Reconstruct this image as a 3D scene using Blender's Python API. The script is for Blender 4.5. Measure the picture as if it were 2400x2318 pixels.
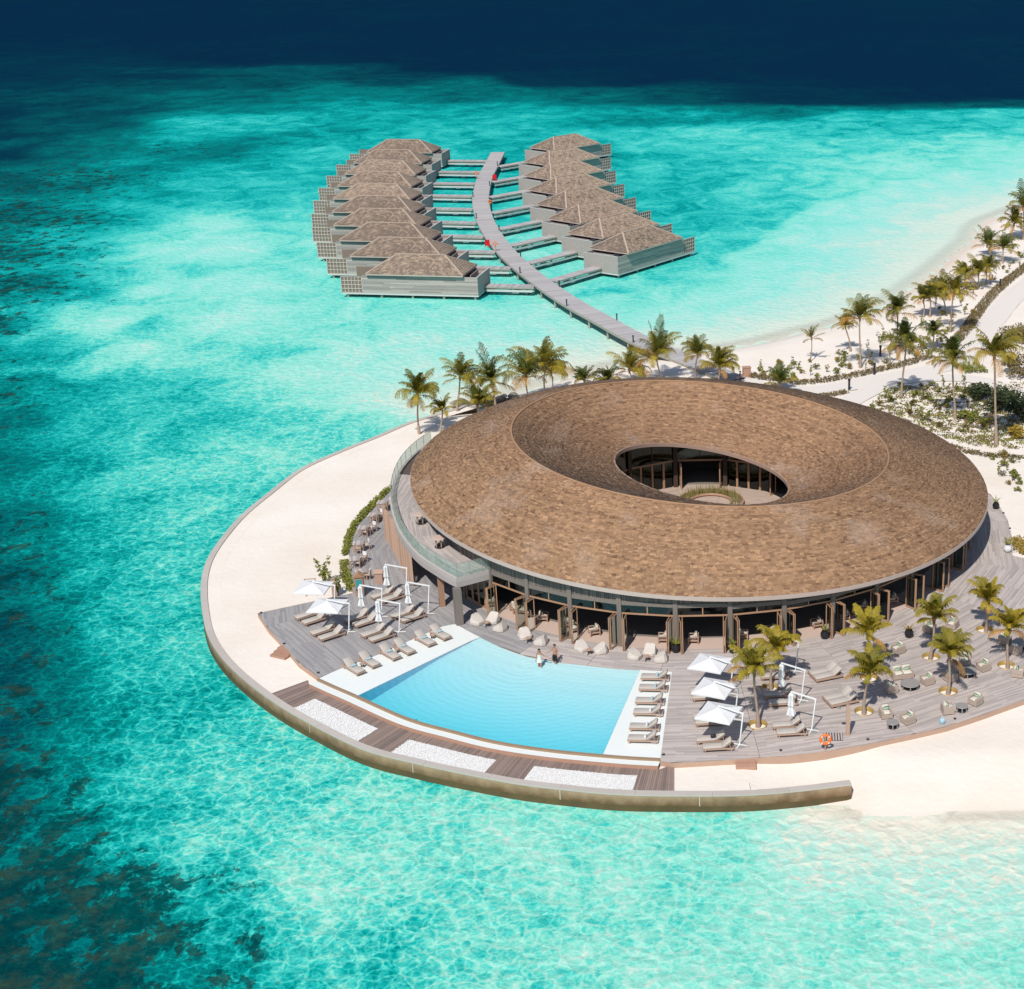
import bpy, math, random
import numpy as np
from mathutils import Vector
random.seed(7); np.random.seed(7)
R = math.radians
for o in list(bpy.data.objects): bpy.data.objects.remove(o)
S = bpy.context.scene
COL = S.collection

# ------------------------------------------------------------------ camera, sky, sun, exposure
FOC, PITCH, PCX, PCY, HC = 3600.0, R(20.9), 1800.0, 1159.0, 52.6     # photo pixels (2400 x 2318), metres
SUN_EL, SUN_AZ = R(51), R(15)            # light travels towards +Y, a little to +X
cam_d = bpy.data.cameras.new('camera'); cam = bpy.data.objects.new('camera', cam_d); COL.objects.link(cam)
cam.location = (0, 0, HC); cam.rotation_euler = (R(90) - PITCH, 0, 0)
cam_d.sensor_fit = 'HORIZONTAL'; cam_d.sensor_width = 36; cam_d.lens = 36 * FOC / 2400
cam_d.shift_x = (1200 - PCX) / 2400; cam_d.clip_start = 1; cam_d.clip_end = 40000
S.camera = cam
W = bpy.data.worlds.new('World'); S.world = W; W.use_nodes = True
wn = W.node_tree.nodes; wl = W.node_tree.links
sky = wn.new('ShaderNodeTexSky'); sky.sky_type = 'NISHITA'; sky.sun_disc = False
sky.sun_elevation = SUN_EL; sky.sun_rotation = R(180) + SUN_AZ; sky.air_density = 1.0; sky.dust_density = 0.6; sky.ozone_density = 1.2
wl.new(sky.outputs[0], wn['Background'].inputs[0]); wn['Background'].inputs[1].default_value = 0.10
sun_d = bpy.data.lights.new('sun', 'SUN'); sun_d.energy = 4.2; sun_d.angle = R(0.5); sun_d.color = (1.0, 0.95, 0.88)
sun = bpy.data.objects.new('sun', sun_d); COL.objects.link(sun)
ld = Vector((math.sin(SUN_AZ) * math.cos(SUN_EL), math.cos(SUN_AZ) * math.cos(SUN_EL), -math.sin(SUN_EL)))
sun.rotation_euler = ld.to_track_quat('-Z', 'Y').to_euler(); sun.location = (0, 0, 120)
S.view_settings.view_transform = 'Standard'; S.view_settings.look = 'None'
S.view_settings.exposure = 0.0; S.view_settings.gamma = 1.0; S.view_settings.use_curve_mapping = False
S.render.engine = 'CYCLES'
cy = S.cycles
cy.use_denoising = True; cy.max_bounces = 7; cy.diffuse_bounces = 3; cy.glossy_bounces = 3
cy.transparent_max_bounces = 14; cy.transmission_bounces = 4; cy.sample_clamp_indirect = 6
cy.caustics_reflective = False; cy.caustics_refractive = False

# ------------------------------------------------------------------ helpers
SEA, SAND, WALLTOP, DECK = 0.0, 1.14, 1.22, 1.54
UP = 5.24                                   # upper terrace floor
cp_, sp_ = math.cos(PITCH), math.sin(PITCH)
def at(px, py, Z=DECK):
    """ground point (at height Z) that the photo shows at this pixel"""
    u = (px - PCX) / FOC; v = (py - PCY) / FOC
    d = (u, cp_ - v * sp_, -sp_ - v * cp_); t = (Z - HC) / d[2]
    return Vector((d[0] * t, d[1] * t, Z))
def proj(p):
    x, y, z = p[0], p[1], p[2] - HC
    dep = y * cp_ - z * sp_; up = y * sp_ + z * cp_
    return PCX + FOC * x / dep, PCY - FOC * up / dep
def ats(pts, Z=DECK): return [at(a, b, Z) for a, b in pts]
def hgt(base, py):
    """height above a base point at which the same vertical line reaches photo row py"""
    k = (PCY - py) / FOC
    x, y, z0 = base[0], base[1], base[2] - HC
    z = y * (k * cp_ - sp_) / (cp_ + k * sp_)
    return z - z0
def xat(base, px, z):
    dep = base[1] * cp_ - (z - HC) * sp_
    return (px - PCX) * dep / FOC

class MB:
    """collects shapes into one mesh"""
    def __init__(s): s.v = []; s.f = []; s.t = []; s.sm = []
    def add(s, vs, fs, tone=.5, smooth=False):
        n = len(s.v); s.v.extend([tuple(p) for p in vs]); s.f.extend([tuple(i + n for i in f) for f in fs])
        s.t.extend([tone] * len(vs)); s.sm.extend([smooth] * len(fs)); return s
    def box(s, c, size, rz=0, tone=.5, tilt=0, bottom=True):
        hx, hy, hz = size[0] / 2, size[1] / 2, size[2] / 2; ca, sa = math.cos(rz), math.sin(rz); ct, st = math.cos(tilt), math.sin(tilt)
        vs = []
        for z in (-hz, hz):
            for x, y in ((-hx, -hy), (hx, -hy), (hx, hy), (-hx, hy)):
                x2, z2 = x * ct - z * st, x * st + z * ct
                vs.append((c[0] + x2 * ca - y * sa, c[1] + x2 * sa + y * ca, c[2] + z2))
        fs = [(4, 5, 6, 7), (0, 1, 5, 4), (1, 2, 6, 5), (2, 3, 7, 6), (3, 0, 4, 7)]
        if bottom: fs.append((3, 2, 1, 0))
        return s.add(vs, fs, tone)
    def bar(s, p0, p1, w, h=None, tone=.5):
        """rectangular bar between two points; w across, h up"""
        h = h or w; p0, p1 = Vector(p0), Vector(p1); d = (p1 - p0).normalized()
        side = d.cross(Vector((0, 0, 1)))
        side = Vector((1, 0, 0)) if side.length < 1e-4 else side.normalized()
        up = side.cross(d).normalized(); vs = []
        for p in (p0, p1):
            for a, b in ((-1, -1), (1, -1), (1, 1), (-1, 1)): vs.append(p + side * (a * w / 2) + up * (b * h / 2))
        return s.add(vs, [(0, 1, 2, 3), (7, 6, 5, 4), (0, 4, 5, 1), (1, 5, 6, 2), (2, 6, 7, 3), (3, 7, 4, 0)], tone)
    def cyl(s, p0, p1, r0, r1=None, n=10, tone=.5, caps=True, smooth=True):
        r1 = r0 if r1 is None else r1; p0, p1 = Vector(p0), Vector(p1); d = (p1 - p0).normalized()
        a = d.orthogonal().normalized(); b = d.cross(a); vs = []
        for p, r in ((p0, r0), (p1, r1)):
            for i in range(n):
                t = 2 * math.pi * i / n; vs.append(p + a * (r * math.cos(t)) + b * (r * math.sin(t)))
        s.add(vs, [(i, (i + 1) % n, n + (i + 1) % n, n + i) for i in range(n)], tone, smooth)
        if caps:
            s.add(vs[:n], [tuple(range(n - 1, -1, -1))], tone); s.add(vs[n:], [tuple(range(n))], tone)
        return s
    def lathe(s, prof, n=16, c=(0, 0, 0), tone=.5, smooth=True, capt=True):
        vs = []
        for r, z in prof:
            for i in range(n):
                t = 2 * math.pi * i / n; vs.append((c[0] + r * math.cos(t), c[1] + r * math.sin(t), c[2] + z))
        fs = []
        for k in range(len(prof) - 1):
            for i in range(n): fs.append((k * n + i, k * n + (i + 1) % n, (k + 1) * n + (i + 1) % n, (k + 1) * n + i))
        s.add(vs, fs, tone, smooth)
        if capt: s.add(vs[-n:], [tuple(range(n))], tone); s.add(vs[:n], [tuple(range(n - 1, -1, -1))], tone)
        return s
    def tube(s, pts, rad, n=6, tone=.5):
        pts = [Vector(p) for p in pts]; vs = []
        rad = rad if hasattr(rad, '__len__') else [rad] * len(pts)
        for k, p in enumerate(pts):
            d = (pts[min(k + 1, len(pts) - 1)] - pts[max(k - 1, 0)]).normalized()
            a = d.cross(Vector((.13, .97, .21))).normalized(); b = d.cross(a)
            for i in range(n):
                t = 2 * math.pi * i / n; vs.append(p + a * (rad[k] * math.cos(t)) + b * (rad[k] * math.sin(t)))
        fs = [(k * n + i, k * n + (i + 1) % n, (k + 1) * n + (i + 1) % n, (k + 1) * n + i) for k in range(len(pts) - 1) for i in range(n)]
        s.add(vs, fs, tone, True); s.add(vs[-n:], [tuple(range(n))], tone); return s
    def prism(s, poly, z0, z1, tone=.5):
        n = len(poly); vs = [(p[0], p[1], z0) for p in poly] + [(p[0], p[1], z1) for p in poly]
        a = sum(poly[i][0] * poly[(i + 1) % n][1] - poly[(i + 1) % n][0] * poly[i][1] for i in range(n))
        o = list(range(n)) if a > 0 else list(range(n - 1, -1, -1))
        fs = [tuple(n + i for i in o), tuple(reversed(o))] + [(o[i], o[(i + 1) % n], n + o[(i + 1) % n], n + o[i]) for i in range(n)]
        return s.add(vs, fs, tone)
    def strip(s, A, B, tone=.5, smooth=False, closed=False):
        """quads between two equally long point lists"""
        n = len(A); vs = [tuple(p) for p in A] + [tuple(p) for p in B]
        m = n if closed else n - 1
        return s.add(vs, [(i, (i + 1) % n, n + (i + 1) % n, n + i) for i in range(m)], tone, smooth)
    def mesh(s, name):
        me = bpy.data.meshes.new(name); me.from_pydata(s.v, [], s.f)
        if s.sm and any(s.sm): me.polygons.foreach_set('use_smooth', s.sm)
        a = me.attributes.new('tone', 'FLOAT', 'POINT'); a.data.foreach_set('value', np.array(s.t, dtype=np.float32))
        me.update(); return me
    def build(s, name, mat, parent=None, kind=None, label=None):
        o = bpy.data.objects.new(name, s.mesh(name)); o.data.materials.append(mat); COL.objects.link(o)
        if parent: o.parent = parent
        if kind: o['kind'] = kind
        if label: o['label'] = label
        return o
def tag(o, label, cat, group=None):
    o['label'] = label; o['category'] = cat
    if group: o['group'] = group
    return o
def thing(name, label, cat, loc=(0, 0, 0), rz=0, group=None):
    o = bpy.data.objects.new(name, None); o.empty_display_size = .3; COL.objects.link(o)
    o.location = loc; o.rotation_euler = (0, 0, rz); return tag(o, label, cat, group)
def dup(o, loc=None, rz=None, label=None, parent=None, scale=None, group=None):
    c = o.copy(); COL.objects.link(c)
    if parent is not None: c.parent = parent
    if loc is not None: c.location = loc
    if rz is not None: c.rotation_euler = (0, 0, rz)
    if scale is not None: c.scale = (scale,) * 3 if not hasattr(scale, '__len__') else scale
    if label: c['label'] = label
    if group: c['group'] = group
    for ch in KIDS.get(o.name, o.children): dup(ch, parent=c)
    return c
KIDS = {}
class Maker:
    """builds a thing once, later calls copy it"""
    def __init__(s, fn): s.fn = fn; s.first = {}
    def __call__(s, key, loc, rz, label, group=None, scale=None):
        if key not in s.first:
            o = s.fn(key); s.first[key] = o
            o.location = loc; o.rotation_euler = (0, 0, rz); o['label'] = label
            if group: o['group'] = group
            if scale is not None: o.scale = (scale,) * 3 if not hasattr(scale, '__len__') else scale
            return o
        return dup(s.first[key], loc, rz, label, scale=scale if scale is not None else 1.0, group=group)
def smooth_curve(pts, n):
    """Catmull-Rom through points, resampled evenly"""
    P = [Vector(p) for p in pts]; P = [2 * P[0] - P[1]] + P + [2 * P[-1] - P[-2]]; out = []
    for i in range(1, len(P) - 2):
        for k in range(16):
            t = k / 16; a, b, c, d = P[i - 1:i + 3]
            out.append(.5 * ((2 * b) + (c - a) * t + (2 * a - 5 * b + 4 * c - d) * t * t + (3 * b - a - 3 * c + d) * t ** 3))
    out.append(P[-2]); L = [0]
    for i in range(1, len(out)): L.append(L[-1] + (out[i] - out[i - 1]).length)
    res = []; j = 0
    for k in range(n):
        s = L[-1] * k / (n - 1)
        while j < len(L) - 2 and L[j + 1] < s: j += 1
        w = (s - L[j]) / max(1e-6, L[j + 1] - L[j]); res.append(out[j].lerp(out[j + 1], min(1, max(0, w))))
    return res
def offset(pts, d):
    """sideways offset in plan (positive = left of travel)"""
    out = []
    for i, p in enumerate(pts):
        t = (pts[min(i + 1, len(pts) - 1)] - pts[max(i - 1, 0)]); t.z = 0; t.normalize()
        out.append(p + Vector((-t.y, t.x, 0)) * d)
    return out

# ------------------------------------------------------------------ materials
def lin(c): return tuple(((x / 255) / 12.92 if x / 255 <= .04045 else ((x / 255 + .055) / 1.055) ** 2.4) for x in c)
MATS = {}
def mat(name, c1, c2=None, rough=.75, spec=.3, noise=2.0, amt=.35, stretch=None, bump=0, bscale=None, metal=0, transl=0, stain=None, coat=0, objrand=0):
    """procedural surface: two colours mixed by the per-piece 'tone' attribute and by noise; optional stains and bump"""
    m = bpy.data.materials.new(name); m.use_nodes = True; nt = m.node_tree; N = nt.nodes; L = nt.links
    b = N['Principled BSDF']; b.inputs['Roughness'].default_value = rough; b.inputs['Specular IOR Level'].default_value = spec
    b.inputs['Metallic'].default_value = metal
    if coat: b.inputs['Coat Weight'].default_value = coat
    c2 = c2 or tuple(x * .72 for x in c1)
    tc = N.new('ShaderNodeTexCoord'); mp = N.new('ShaderNodeMapping'); L.new(tc.outputs['Object'], mp.inputs[0])
    if stretch: mp.inputs['Scale'].default_value = stretch
    nz = N.new('ShaderNodeTexNoise'); nz.inputs['Scale'].default_value = noise; nz.inputs['Detail'].default_value = 6; nz.inputs['Roughness'].default_value = .62
    L.new(mp.outputs[0], nz.inputs['Vector'])
    ta = N.new('ShaderNodeAttribute'); ta.attribute_name = 'tone'
    ma = N.new('ShaderNodeMath'); ma.operation = 'MULTIPLY_ADD'; L.new(nz.outputs[0], ma.inputs[0]); ma.inputs[1].default_value = amt * 2.2
    sb = N.new('ShaderNodeMath'); sb.operation = 'SUBTRACT'; L.new(ta.outputs['Fac'], sb.inputs[0]); sb.inputs[1].default_value = amt * 1.1
    so = sb.outputs[0]
    if objrand:
        oi = N.new('ShaderNodeObjectInfo'); om = N.new('ShaderNodeMath'); om.operation = 'MULTIPLY_ADD'; L.new(oi.outputs['Random'], om.inputs[0]); om.inputs[1].default_value = objrand; L.new(so, om.inputs[2]); o2_ = N.new('ShaderNodeMath'); o2_.operation = 'SUBTRACT'; L.new(om.outputs[0], o2_.inputs[0]); o2_.inputs[1].default_value = objrand / 2; so = o2_.outputs[0]
    L.new(so, ma.inputs[2]); ma.use_clamp = True
    mx = N.new('ShaderNodeMix'); mx.data_type = 'RGBA'; L.new(ma.outputs[0], mx.inputs[0])
    mx.inputs[6].default_value = (*c1, 1); mx.inputs[7].default_value = (*c2, 1); out = mx.outputs[2]
    if stain:
        col, sc, thr, am = stain
        n2 = N.new('ShaderNodeTexNoise'); n2.inputs['Scale'].default_value = sc; n2.inputs['Detail'].default_value = 5; L.new(tc.outputs['Object'], n2.inputs['Vector'])
        mr = N.new('ShaderNodeMapRange'); mr.inputs[1].default_value = thr; mr.inputs[2].default_value = thr + .18; mr.inputs[4].default_value = am; L.new(n2.outputs[0], mr.inputs[0])
        m2 = N.new('ShaderNodeMix'); m2.data_type = 'RGBA'; L.new(mr.outputs[0], m2.inputs[0]); L.new(out, m2.inputs[6]); m2.inputs[7].default_value = (*col, 1); out = m2.outputs[2]
    L.new(out, b.inputs['Base Color'])
    if bump:
        n3 = N.new('ShaderNodeTexNoise'); n3.inputs['Scale'].default_value = bscale or noise * 4; n3.inputs['Detail'].default_value = 4; L.new(mp.outputs[0], n3.inputs['Vector'])
        bp = N.new('ShaderNodeBump'); bp.inputs['Strength'].default_value = bump; bp.inputs['Distance'].default_value = .05; L.new(n3.outputs[0], bp.inputs['Height']); L.new(bp.outputs[0], b.inputs['Normal'])
    if transl:
        tr = N.new('ShaderNodeBsdfTranslucent'); L.new(out, tr.inputs[0]); ms = N.new('ShaderNodeMixShader'); ms.inputs[0].default_value = transl
        L.new(b.outputs[0], ms.inputs[1]); L.new(tr.outputs[0], ms.inputs[2]); L.new(ms.outputs[0], N['Material Output'].inputs[0])
    MATS[name] = m; return m
mat('deck_wood', (.56, .495, .46), (.32, .285, .275), rough=.8, noise=.35, amt=.22, stain=((.52, .395, .33), .09, .52, .5))
mat('deck_grey', (.40, .38, .375), (.24, .23, .235), rough=.8, noise=.35, amt=.2)
mat('deck_pale', (.565, .495, .455), (.325, .28, .26), rough=.8, noise=.35, amt=.2)
mat('path_wood', (.33, .24, .2), (.17, .13, .115), rough=.8, noise=.8, amt=.25)
mat('step_wood', (.50, .30, .21), (.36, .21, .15), rough=.7, noise=2, amt=.3)
mat('jetty_wood', (.50, .475, .465), (.34, .325, .325), rough=.85, noise=.3, amt=.2)
mat('villa_wood', (.48, .42, .385), (.24, .215, .20), rough=.85, noise=1.1, amt=.45, stretch=(.25, 1, 7))
mat('villa_trim', (.62, .62, .6), (.45, .45, .44), rough=.7, noise=3, amt=.3)
mat('pile_concrete', (.45, .43, .38), (.2, .18, .14), rough=.9, noise=2, amt=.4)
mat('shingle', (.435, .26, .15), (.125, .07, .042), rough=.9, spec=.15, noise=.13, amt=.2, stain=((.44, .335, .27), .24, .555, .5))
mat('villa_shingle', (.56, .41, .30), (.175, .135, .11), rough=.9, spec=.15, noise=.5, amt=.25, objrand=.3, stain=((.36, .28, .22), .3, .55, .4))
mat('roof_base', (.14, .09, .06), (.1, .06, .04), rough=.95)
mat('fascia', (.55, .46, .41), (.42, .34, .3), rough=.7, noise=1, amt=.3)
mat('rim_wood', (.38, .26, .205), (.28, .19, .15), rough=.75, noise=1, amt=.3)
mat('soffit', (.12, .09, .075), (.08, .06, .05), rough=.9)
mat('teak', (.44, .265, .165), (.32, .185, .115), rough=.55, noise=2, amt=.3, stretch=(1, 1, .2))
mat('grey_timber', (.24, .205, .18), (.14, .12, .105), rough=.8, noise=2.2, amt=.4, stretch=(4, 4, .25))
mat('dark_timber', (.085, .055, .042), (.05, .033, .027), rough=.75, noise=2, amt=.4)
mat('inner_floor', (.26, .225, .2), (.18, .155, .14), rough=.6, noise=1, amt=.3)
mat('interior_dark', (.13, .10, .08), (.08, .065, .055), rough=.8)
mat('threshold', (.60, .46, .39), (.5, .38, .32), rough=.7, noise=1, amt=.2)
mat('white_paint', (.8, .8, .79), (.72, .72, .72), rough=.4, noise=3, amt=.2)
mat('canvas_white', (.82, .82, .82), (.72, .72, .73), rough=.85, noise=3, amt=.2, transl=.12)
mat('cushion_beige', (.50, .455, .41), (.43, .39, .35), rough=.9, noise=5, amt=.25, bump=.15)
mat('cushion_cream', (.66, .61, .54), (.58, .53, .46), rough=.9, noise=5, amt=.25)
mat('beanbag', (.60, .545, .49), (.52, .47, .42), rough=.9, noise=3, amt=.3, bump=.2)
mat('cushion_green', (.40, .55, .40), (.33, .48, .34), rough=.9, noise=4, amt=.3)
mat('towel_blue', (.36, .58, .66), (.3, .5, .6), rough=.95, noise=5, amt=.3)
mat('towel_white', (.76, .78, .78), (.65, .7, .72), rough=.95, noise=5, amt=.3)
mat('lounger_wood', (.52, .35, .26), (.36, .24, .18), rough=.65, noise=2, amt=.3)
mat('rattan', (.50, .40, .33), (.38, .30, .25), rough=.85, noise=9, amt=.4, stretch=(1, 1, 5), bump=.3)
mat('table_grey', (.33, .31, .29), (.24, .225, .215), rough=.5, noise=3, amt=.3)
mat('black_glaze', (.025, .026, .03), (.015, .015, .018), rough=.3, noise=4, amt=.4)
mat('white_glaze', (.75, .76, .77), (.6, .62, .64), rough=.3, noise=4, amt=.4)
mat('dark_metal', (.035, .035, .04), (.02, .02, .025), rough=.5)
mat('concrete', (.47, .33, .215), (.13, .075, .032), rough=.9, noise=1.3, amt=.4, bump=.3, bscale=5, stain=((.10, .066, .035), .55, .54, .6))
mat('concrete_top', (.52, .475, .43), (.42, .375, .335), rough=.9, noise=.9, amt=.4, bump=.2, bscale=6)
mat('joint', (.52, .46, .39), (.46, .40, .34), rough=.8)
mat('pebble', (.84, .82, .79), (.68, .66, .63), rough=.7, noise=2, amt=.2)
mat('pebble_bed', (.78, .78, .77), (.7, .7, .7), rough=.9)
mat('pool_ledge', (.80, .83, .80), (.74, .78, .755), rough=.35, noise=.6, amt=.25, spec=.4)
mat('pool_tile', (.62, .84, .84), (.56, .80, .82), rough=.5, noise=.5, amt=.3)
mat('pool_blue', (.0, .17, .40), (.0, .14, .36), rough=.4, noise=1, amt=.2)
mat('weir', (.36, .25, .155), (.25, .17, .11), rough=.5, noise=1.5, amt=.4)
mat('brass', (.46, .31, .10), (.36, .23, .07), rough=.5, metal=.25, noise=3, amt=.3)
mat('orange_plastic', (.85, .19, .03), (.75, .15, .02), rough=.4)
mat('red_plastic', (.62, .02, .03), (.5, .015, .02), rough=.4)
mat('skin', (.42, .22, .145), (.36, .18, .115), rough=.6, noise=6, amt=.2)
mat('skin_dark', (.25, .13, .085), (.2, .1, .065), rough=.6, noise=6, amt=.2)
mat('hair', (.018, .013, .01), (.012, .009, .007), rough=.6)
mat('cloth_white', (.74, .73, .68), (.66, .65, .6), rough=.9)
mat('cloth_navy', (.02, .025, .06), (.015, .018, .045), rough=.9)
mat('cloth_black', (.018, .018, .022), (.012, .012, .015), rough=.9)
mat('palm_trunk', (.44, .335, .255), (.27, .2, .15), rough=.95, noise=5, amt=.45, stretch=(1, 1, 3), bump=.4)
mat('palm_boot', (.36, .23, .12), (.22, .13, .07), rough=.95, noise=5, amt=.4)
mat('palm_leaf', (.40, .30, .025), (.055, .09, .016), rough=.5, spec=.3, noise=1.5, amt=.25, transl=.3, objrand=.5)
mat('palm_dry', (.50, .27, .06), (.3, .17, .06), rough=.8, noise=2, amt=.3, transl=.25)
mat('palm_rib', (.33, .24, .07), (.22, .2, .06), rough=.6, noise=2, amt=.3)
mat('shrub_leaf', (.30, .29, .045), (.11, .14, .025), rough=.55, noise=2, amt=.3, transl=.25)
mat('dark_leaf', (.055, .075, .022), (.02, .032, .012), rough=.55, noise=2, amt=.3, transl=.2)
mat('yellow_leaf', (.42, .26, .03), (.25, .2, .03), rough=.55, noise=2, amt=.3, transl=.25)
mat('dry_hedge', (.24, .175, .075), (.11, .085, .035), rough=.9, noise=2, amt=.4, transl=.15)
mat('grass', (.42, .35, .14), (.22, .22, .06), rough=.7, noise=2, amt=.3, transl=.25)
mat('stem', (.2, .15, .1), (.14, .1, .07), rough=.9)
mat('rock', (.34, .31, .26), (.16, .145, .12), rough=.95, noise=2, amt=.5, bump=.4)
mat('slate', (.11, .12, .12), (.07, .08, .08), rough=.6)
def glass_mat(name, tint, fac, rough=.05):
    m = bpy.data.materials.new(name); m.use_nodes = True; N = m.node_tree.nodes; L = m.node_tree.links
    g = N.new('ShaderNodeBsdfGlossy'); g.inputs['Roughness'].default_value = rough; g.inputs['Color'].default_value = (.85, .95, .93, 1)
    t = N.new('ShaderNodeBsdfTransparent'); t.inputs[0].default_value = (*tint, 1)
    fr = N.new('ShaderNodeLayerWeight'); fr.inputs['Blend'].default_value = fac
    ms = N.new('ShaderNodeMixShader'); L.new(fr.outputs['Fresnel'], ms.inputs[0]); L.new(t.outputs[0], ms.inputs[1]); L.new(g.outputs[0], ms.inputs[2])
    L.new(ms.outputs[0], N['Material Output'].inputs[0]); MATS[name] = m; return m
def rail_glass():
    m = bpy.data.materials.new('rail_glass'); m.use_nodes = True; N = m.node_tree.nodes; L = m.node_tree.links
    t = N.new('ShaderNodeBsdfTransparent'); t.inputs[0].default_value = (.90, .96, .93, 1); d = N.new('ShaderNodeBsdfDiffuse'); d.inputs[0].default_value = (.62, .74, .70, 1); g = N.new('ShaderNodeBsdfGlossy'); g.inputs['Roughness'].default_value = .05
    a = N.new('ShaderNodeMixShader'); a.inputs[0].default_value = .16; b = N.new('ShaderNodeMixShader'); b.inputs[0].default_value = .05
    L.new(t.outputs[0], a.inputs[1]); L.new(d.outputs[0], a.inputs[2]); L.new(a.outputs[0], b.inputs[1]); L.new(g.outputs[0], b.inputs[2]); L.new(b.outputs[0], N['Material Output'].inputs[0]); MATS['rail_glass'] = m
rail_glass()
glass_mat('door_glass', (.70, .74, .72), .2)
glass_mat('dark_glass', (.18, .30, .32), .35)
K = MATS

# ------------------------------------------------------------------ the lie of the land (photo pixels -> metres)
WALL_PX = [(1110, 944), (1021, 970), (953, 991), (880, 1022), (790, 1058), (700, 1100), (629, 1154), (568, 1204), (521, 1257), (489, 1304), (475, 1343), (471, 1379), (473, 1421),
           (484, 1479), (511, 1529), (561, 1582), (636, 1640), (725, 1693), (850, 1754), (975, 1787), (1100, 1814), (1207, 1834), (1300, 1846), (1450, 1860), (1646, 1863), (1759, 1861), (1871, 1852), (1996, 1837)]
wall_out = smooth_curve(ats(WALL_PX, WALLTOP), 150)
wall_in = offset(wall_out, .48)          # inland side
cen = at(1500, 1300, WALLTOP)
if (wall_in[75] - cen).length > (wall_out[75] - cen).length: wall_in = offset(wall_out, -.48)
wall_mid = [a.lerp(b, .5) for a, b in zip(wall_out, wall_in)]
SHORE_UP = [(1160, 940), (1230, 922), (1320, 893), (1400, 872), (1480, 857), (1560, 840), (1640, 828), (1725, 818), (1802, 804), (1888, 781), (1970, 762), (2058, 727), (2130, 687), (2201, 633), (2245, 596), (2288, 560), (2296, 540), (2315, 521), (2349, 506), (2430, 478), (2620, 420)]
SHORE_LO = [(1990, 1880), (2040, 1905), (2120, 1908), (2200, 1902), (2300, 1895), (2400, 1893), (2700, 1890)]
up_pts = smooth_curve(ats(SHORE_UP, 0), 70); lo_pts = smooth_curve(ats(SHORE_LO, 0), 30)
coast = [(p.x, p.y, 1) for p in wall_mid[:-3]] + [(p.x, p.y, 0) for p in lo_pts] + [(200, lo_pts[-1].y, 0), (220, 420, 0)] + [(p.x, p.y, 0) for p in reversed(up_pts)]
CO = np.array(coast)
def coast_field(X, Y):
    """signed distance to the coast (positive inland) and whether the nearest coast is the sea wall"""
    P = np.stack([X, Y], -1); best = np.full(X.shape, 1e18); bb = np.full(X.shape, 1e18); wal = np.zeros(X.shape); ins = np.zeros(X.shape, bool)
    n = len(CO)
    for i in range(n):
        a, b = CO[i, :2], CO[(i + 1) % n, :2]; d = b - a; w = P - a
        t = np.clip((w @ d) / max(1e-9, d @ d), 0, 1); e = w - t[..., None] * d; q = (e * e).sum(-1)
        m = q < best; best[m] = q[m]; wal[m] = 1.0 if (CO[i, 2] and CO[(i + 1) % n, 2]) else 0.0
        if not (CO[i, 2] and CO[(i + 1) % n, 2]): bb = np.minimum(bb, q)
        c = ((a[1] > Y) != (b[1] > Y)); xs = a[0] + (Y - a[1]) * (b[0] - a[0]) / (b[1] - a[1] if abs(b[1] - a[1]) > 1e-9 else 1e-9)
        ins ^= c & (X < xs)
    return np.where(ins, 1, -1) * np.sqrt(best), wal, np.sqrt(bb)
def grid_mesh(name, xs, ys, Z, attrs, mat_, smooth=True):
    nx, ny = len(xs), len(ys); X, Y = np.meshgrid(xs, ys)
    co = np.stack([X, Y, Z], -1).reshape(-1, 3).astype(np.float32)
    i = np.arange(nx * ny).reshape(ny, nx); q = np.stack([i[:-1, :-1], i[:-1, 1:], i[1:, 1:], i[1:, :-1]], -1).reshape(-1, 4)
    me = bpy.data.meshes.new(name); me.vertices.add(len(co)); me.vertices.foreach_set('co', co.ravel())
    me.loops.add(q.size); me.loops.foreach_set('vertex_index', q.ravel().astype(np.int32)); me.polygons.add(len(q))
    me.polygons.foreach_set('loop_start', np.arange(0, q.size, 4, dtype=np.int32)); me.polygons.foreach_set('loop_total', np.full(len(q), 4, np.int32))
    if smooth: me.polygons.foreach_set('use_smooth', np.ones(len(q), bool))
    me.update(calc_edges=True)
    for k, v in attrs.items():
        a = me.attributes.new(k, 'FLOAT', 'POINT'); a.data.foreach_set('value', v.astype(np.float32).ravel())
    o = bpy.data.objects.new(name, me); me.materials.append(mat_); COL.objects.link(o); return o
def steps(*segs):
    out = []
    for a, b, d in segs: out.append(np.arange(a, b, d))
    return np.concatenate(out + [np.array([segs[-1][1]])])
def vnoise(X, Y, sc, seed):
    """smooth value noise"""
    r = np.random.RandomState(seed); T = r.rand(256, 256)
    x, y = X / sc, Y / sc; i, j = np.floor(x).astype(int), np.floor(y).astype(int); f, g = x - i, y - j
    f = f * f * (3 - 2 * f); g = g * g * (3 - 2 * g); q = lambda a, b: T[a % 256, b % 256]
    return (q(i, j) * (1 - f) + q(i + 1, j) * f) * (1 - g) + (q(i, j + 1) * (1 - f) + q(i + 1, j + 1) * f) * g

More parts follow.
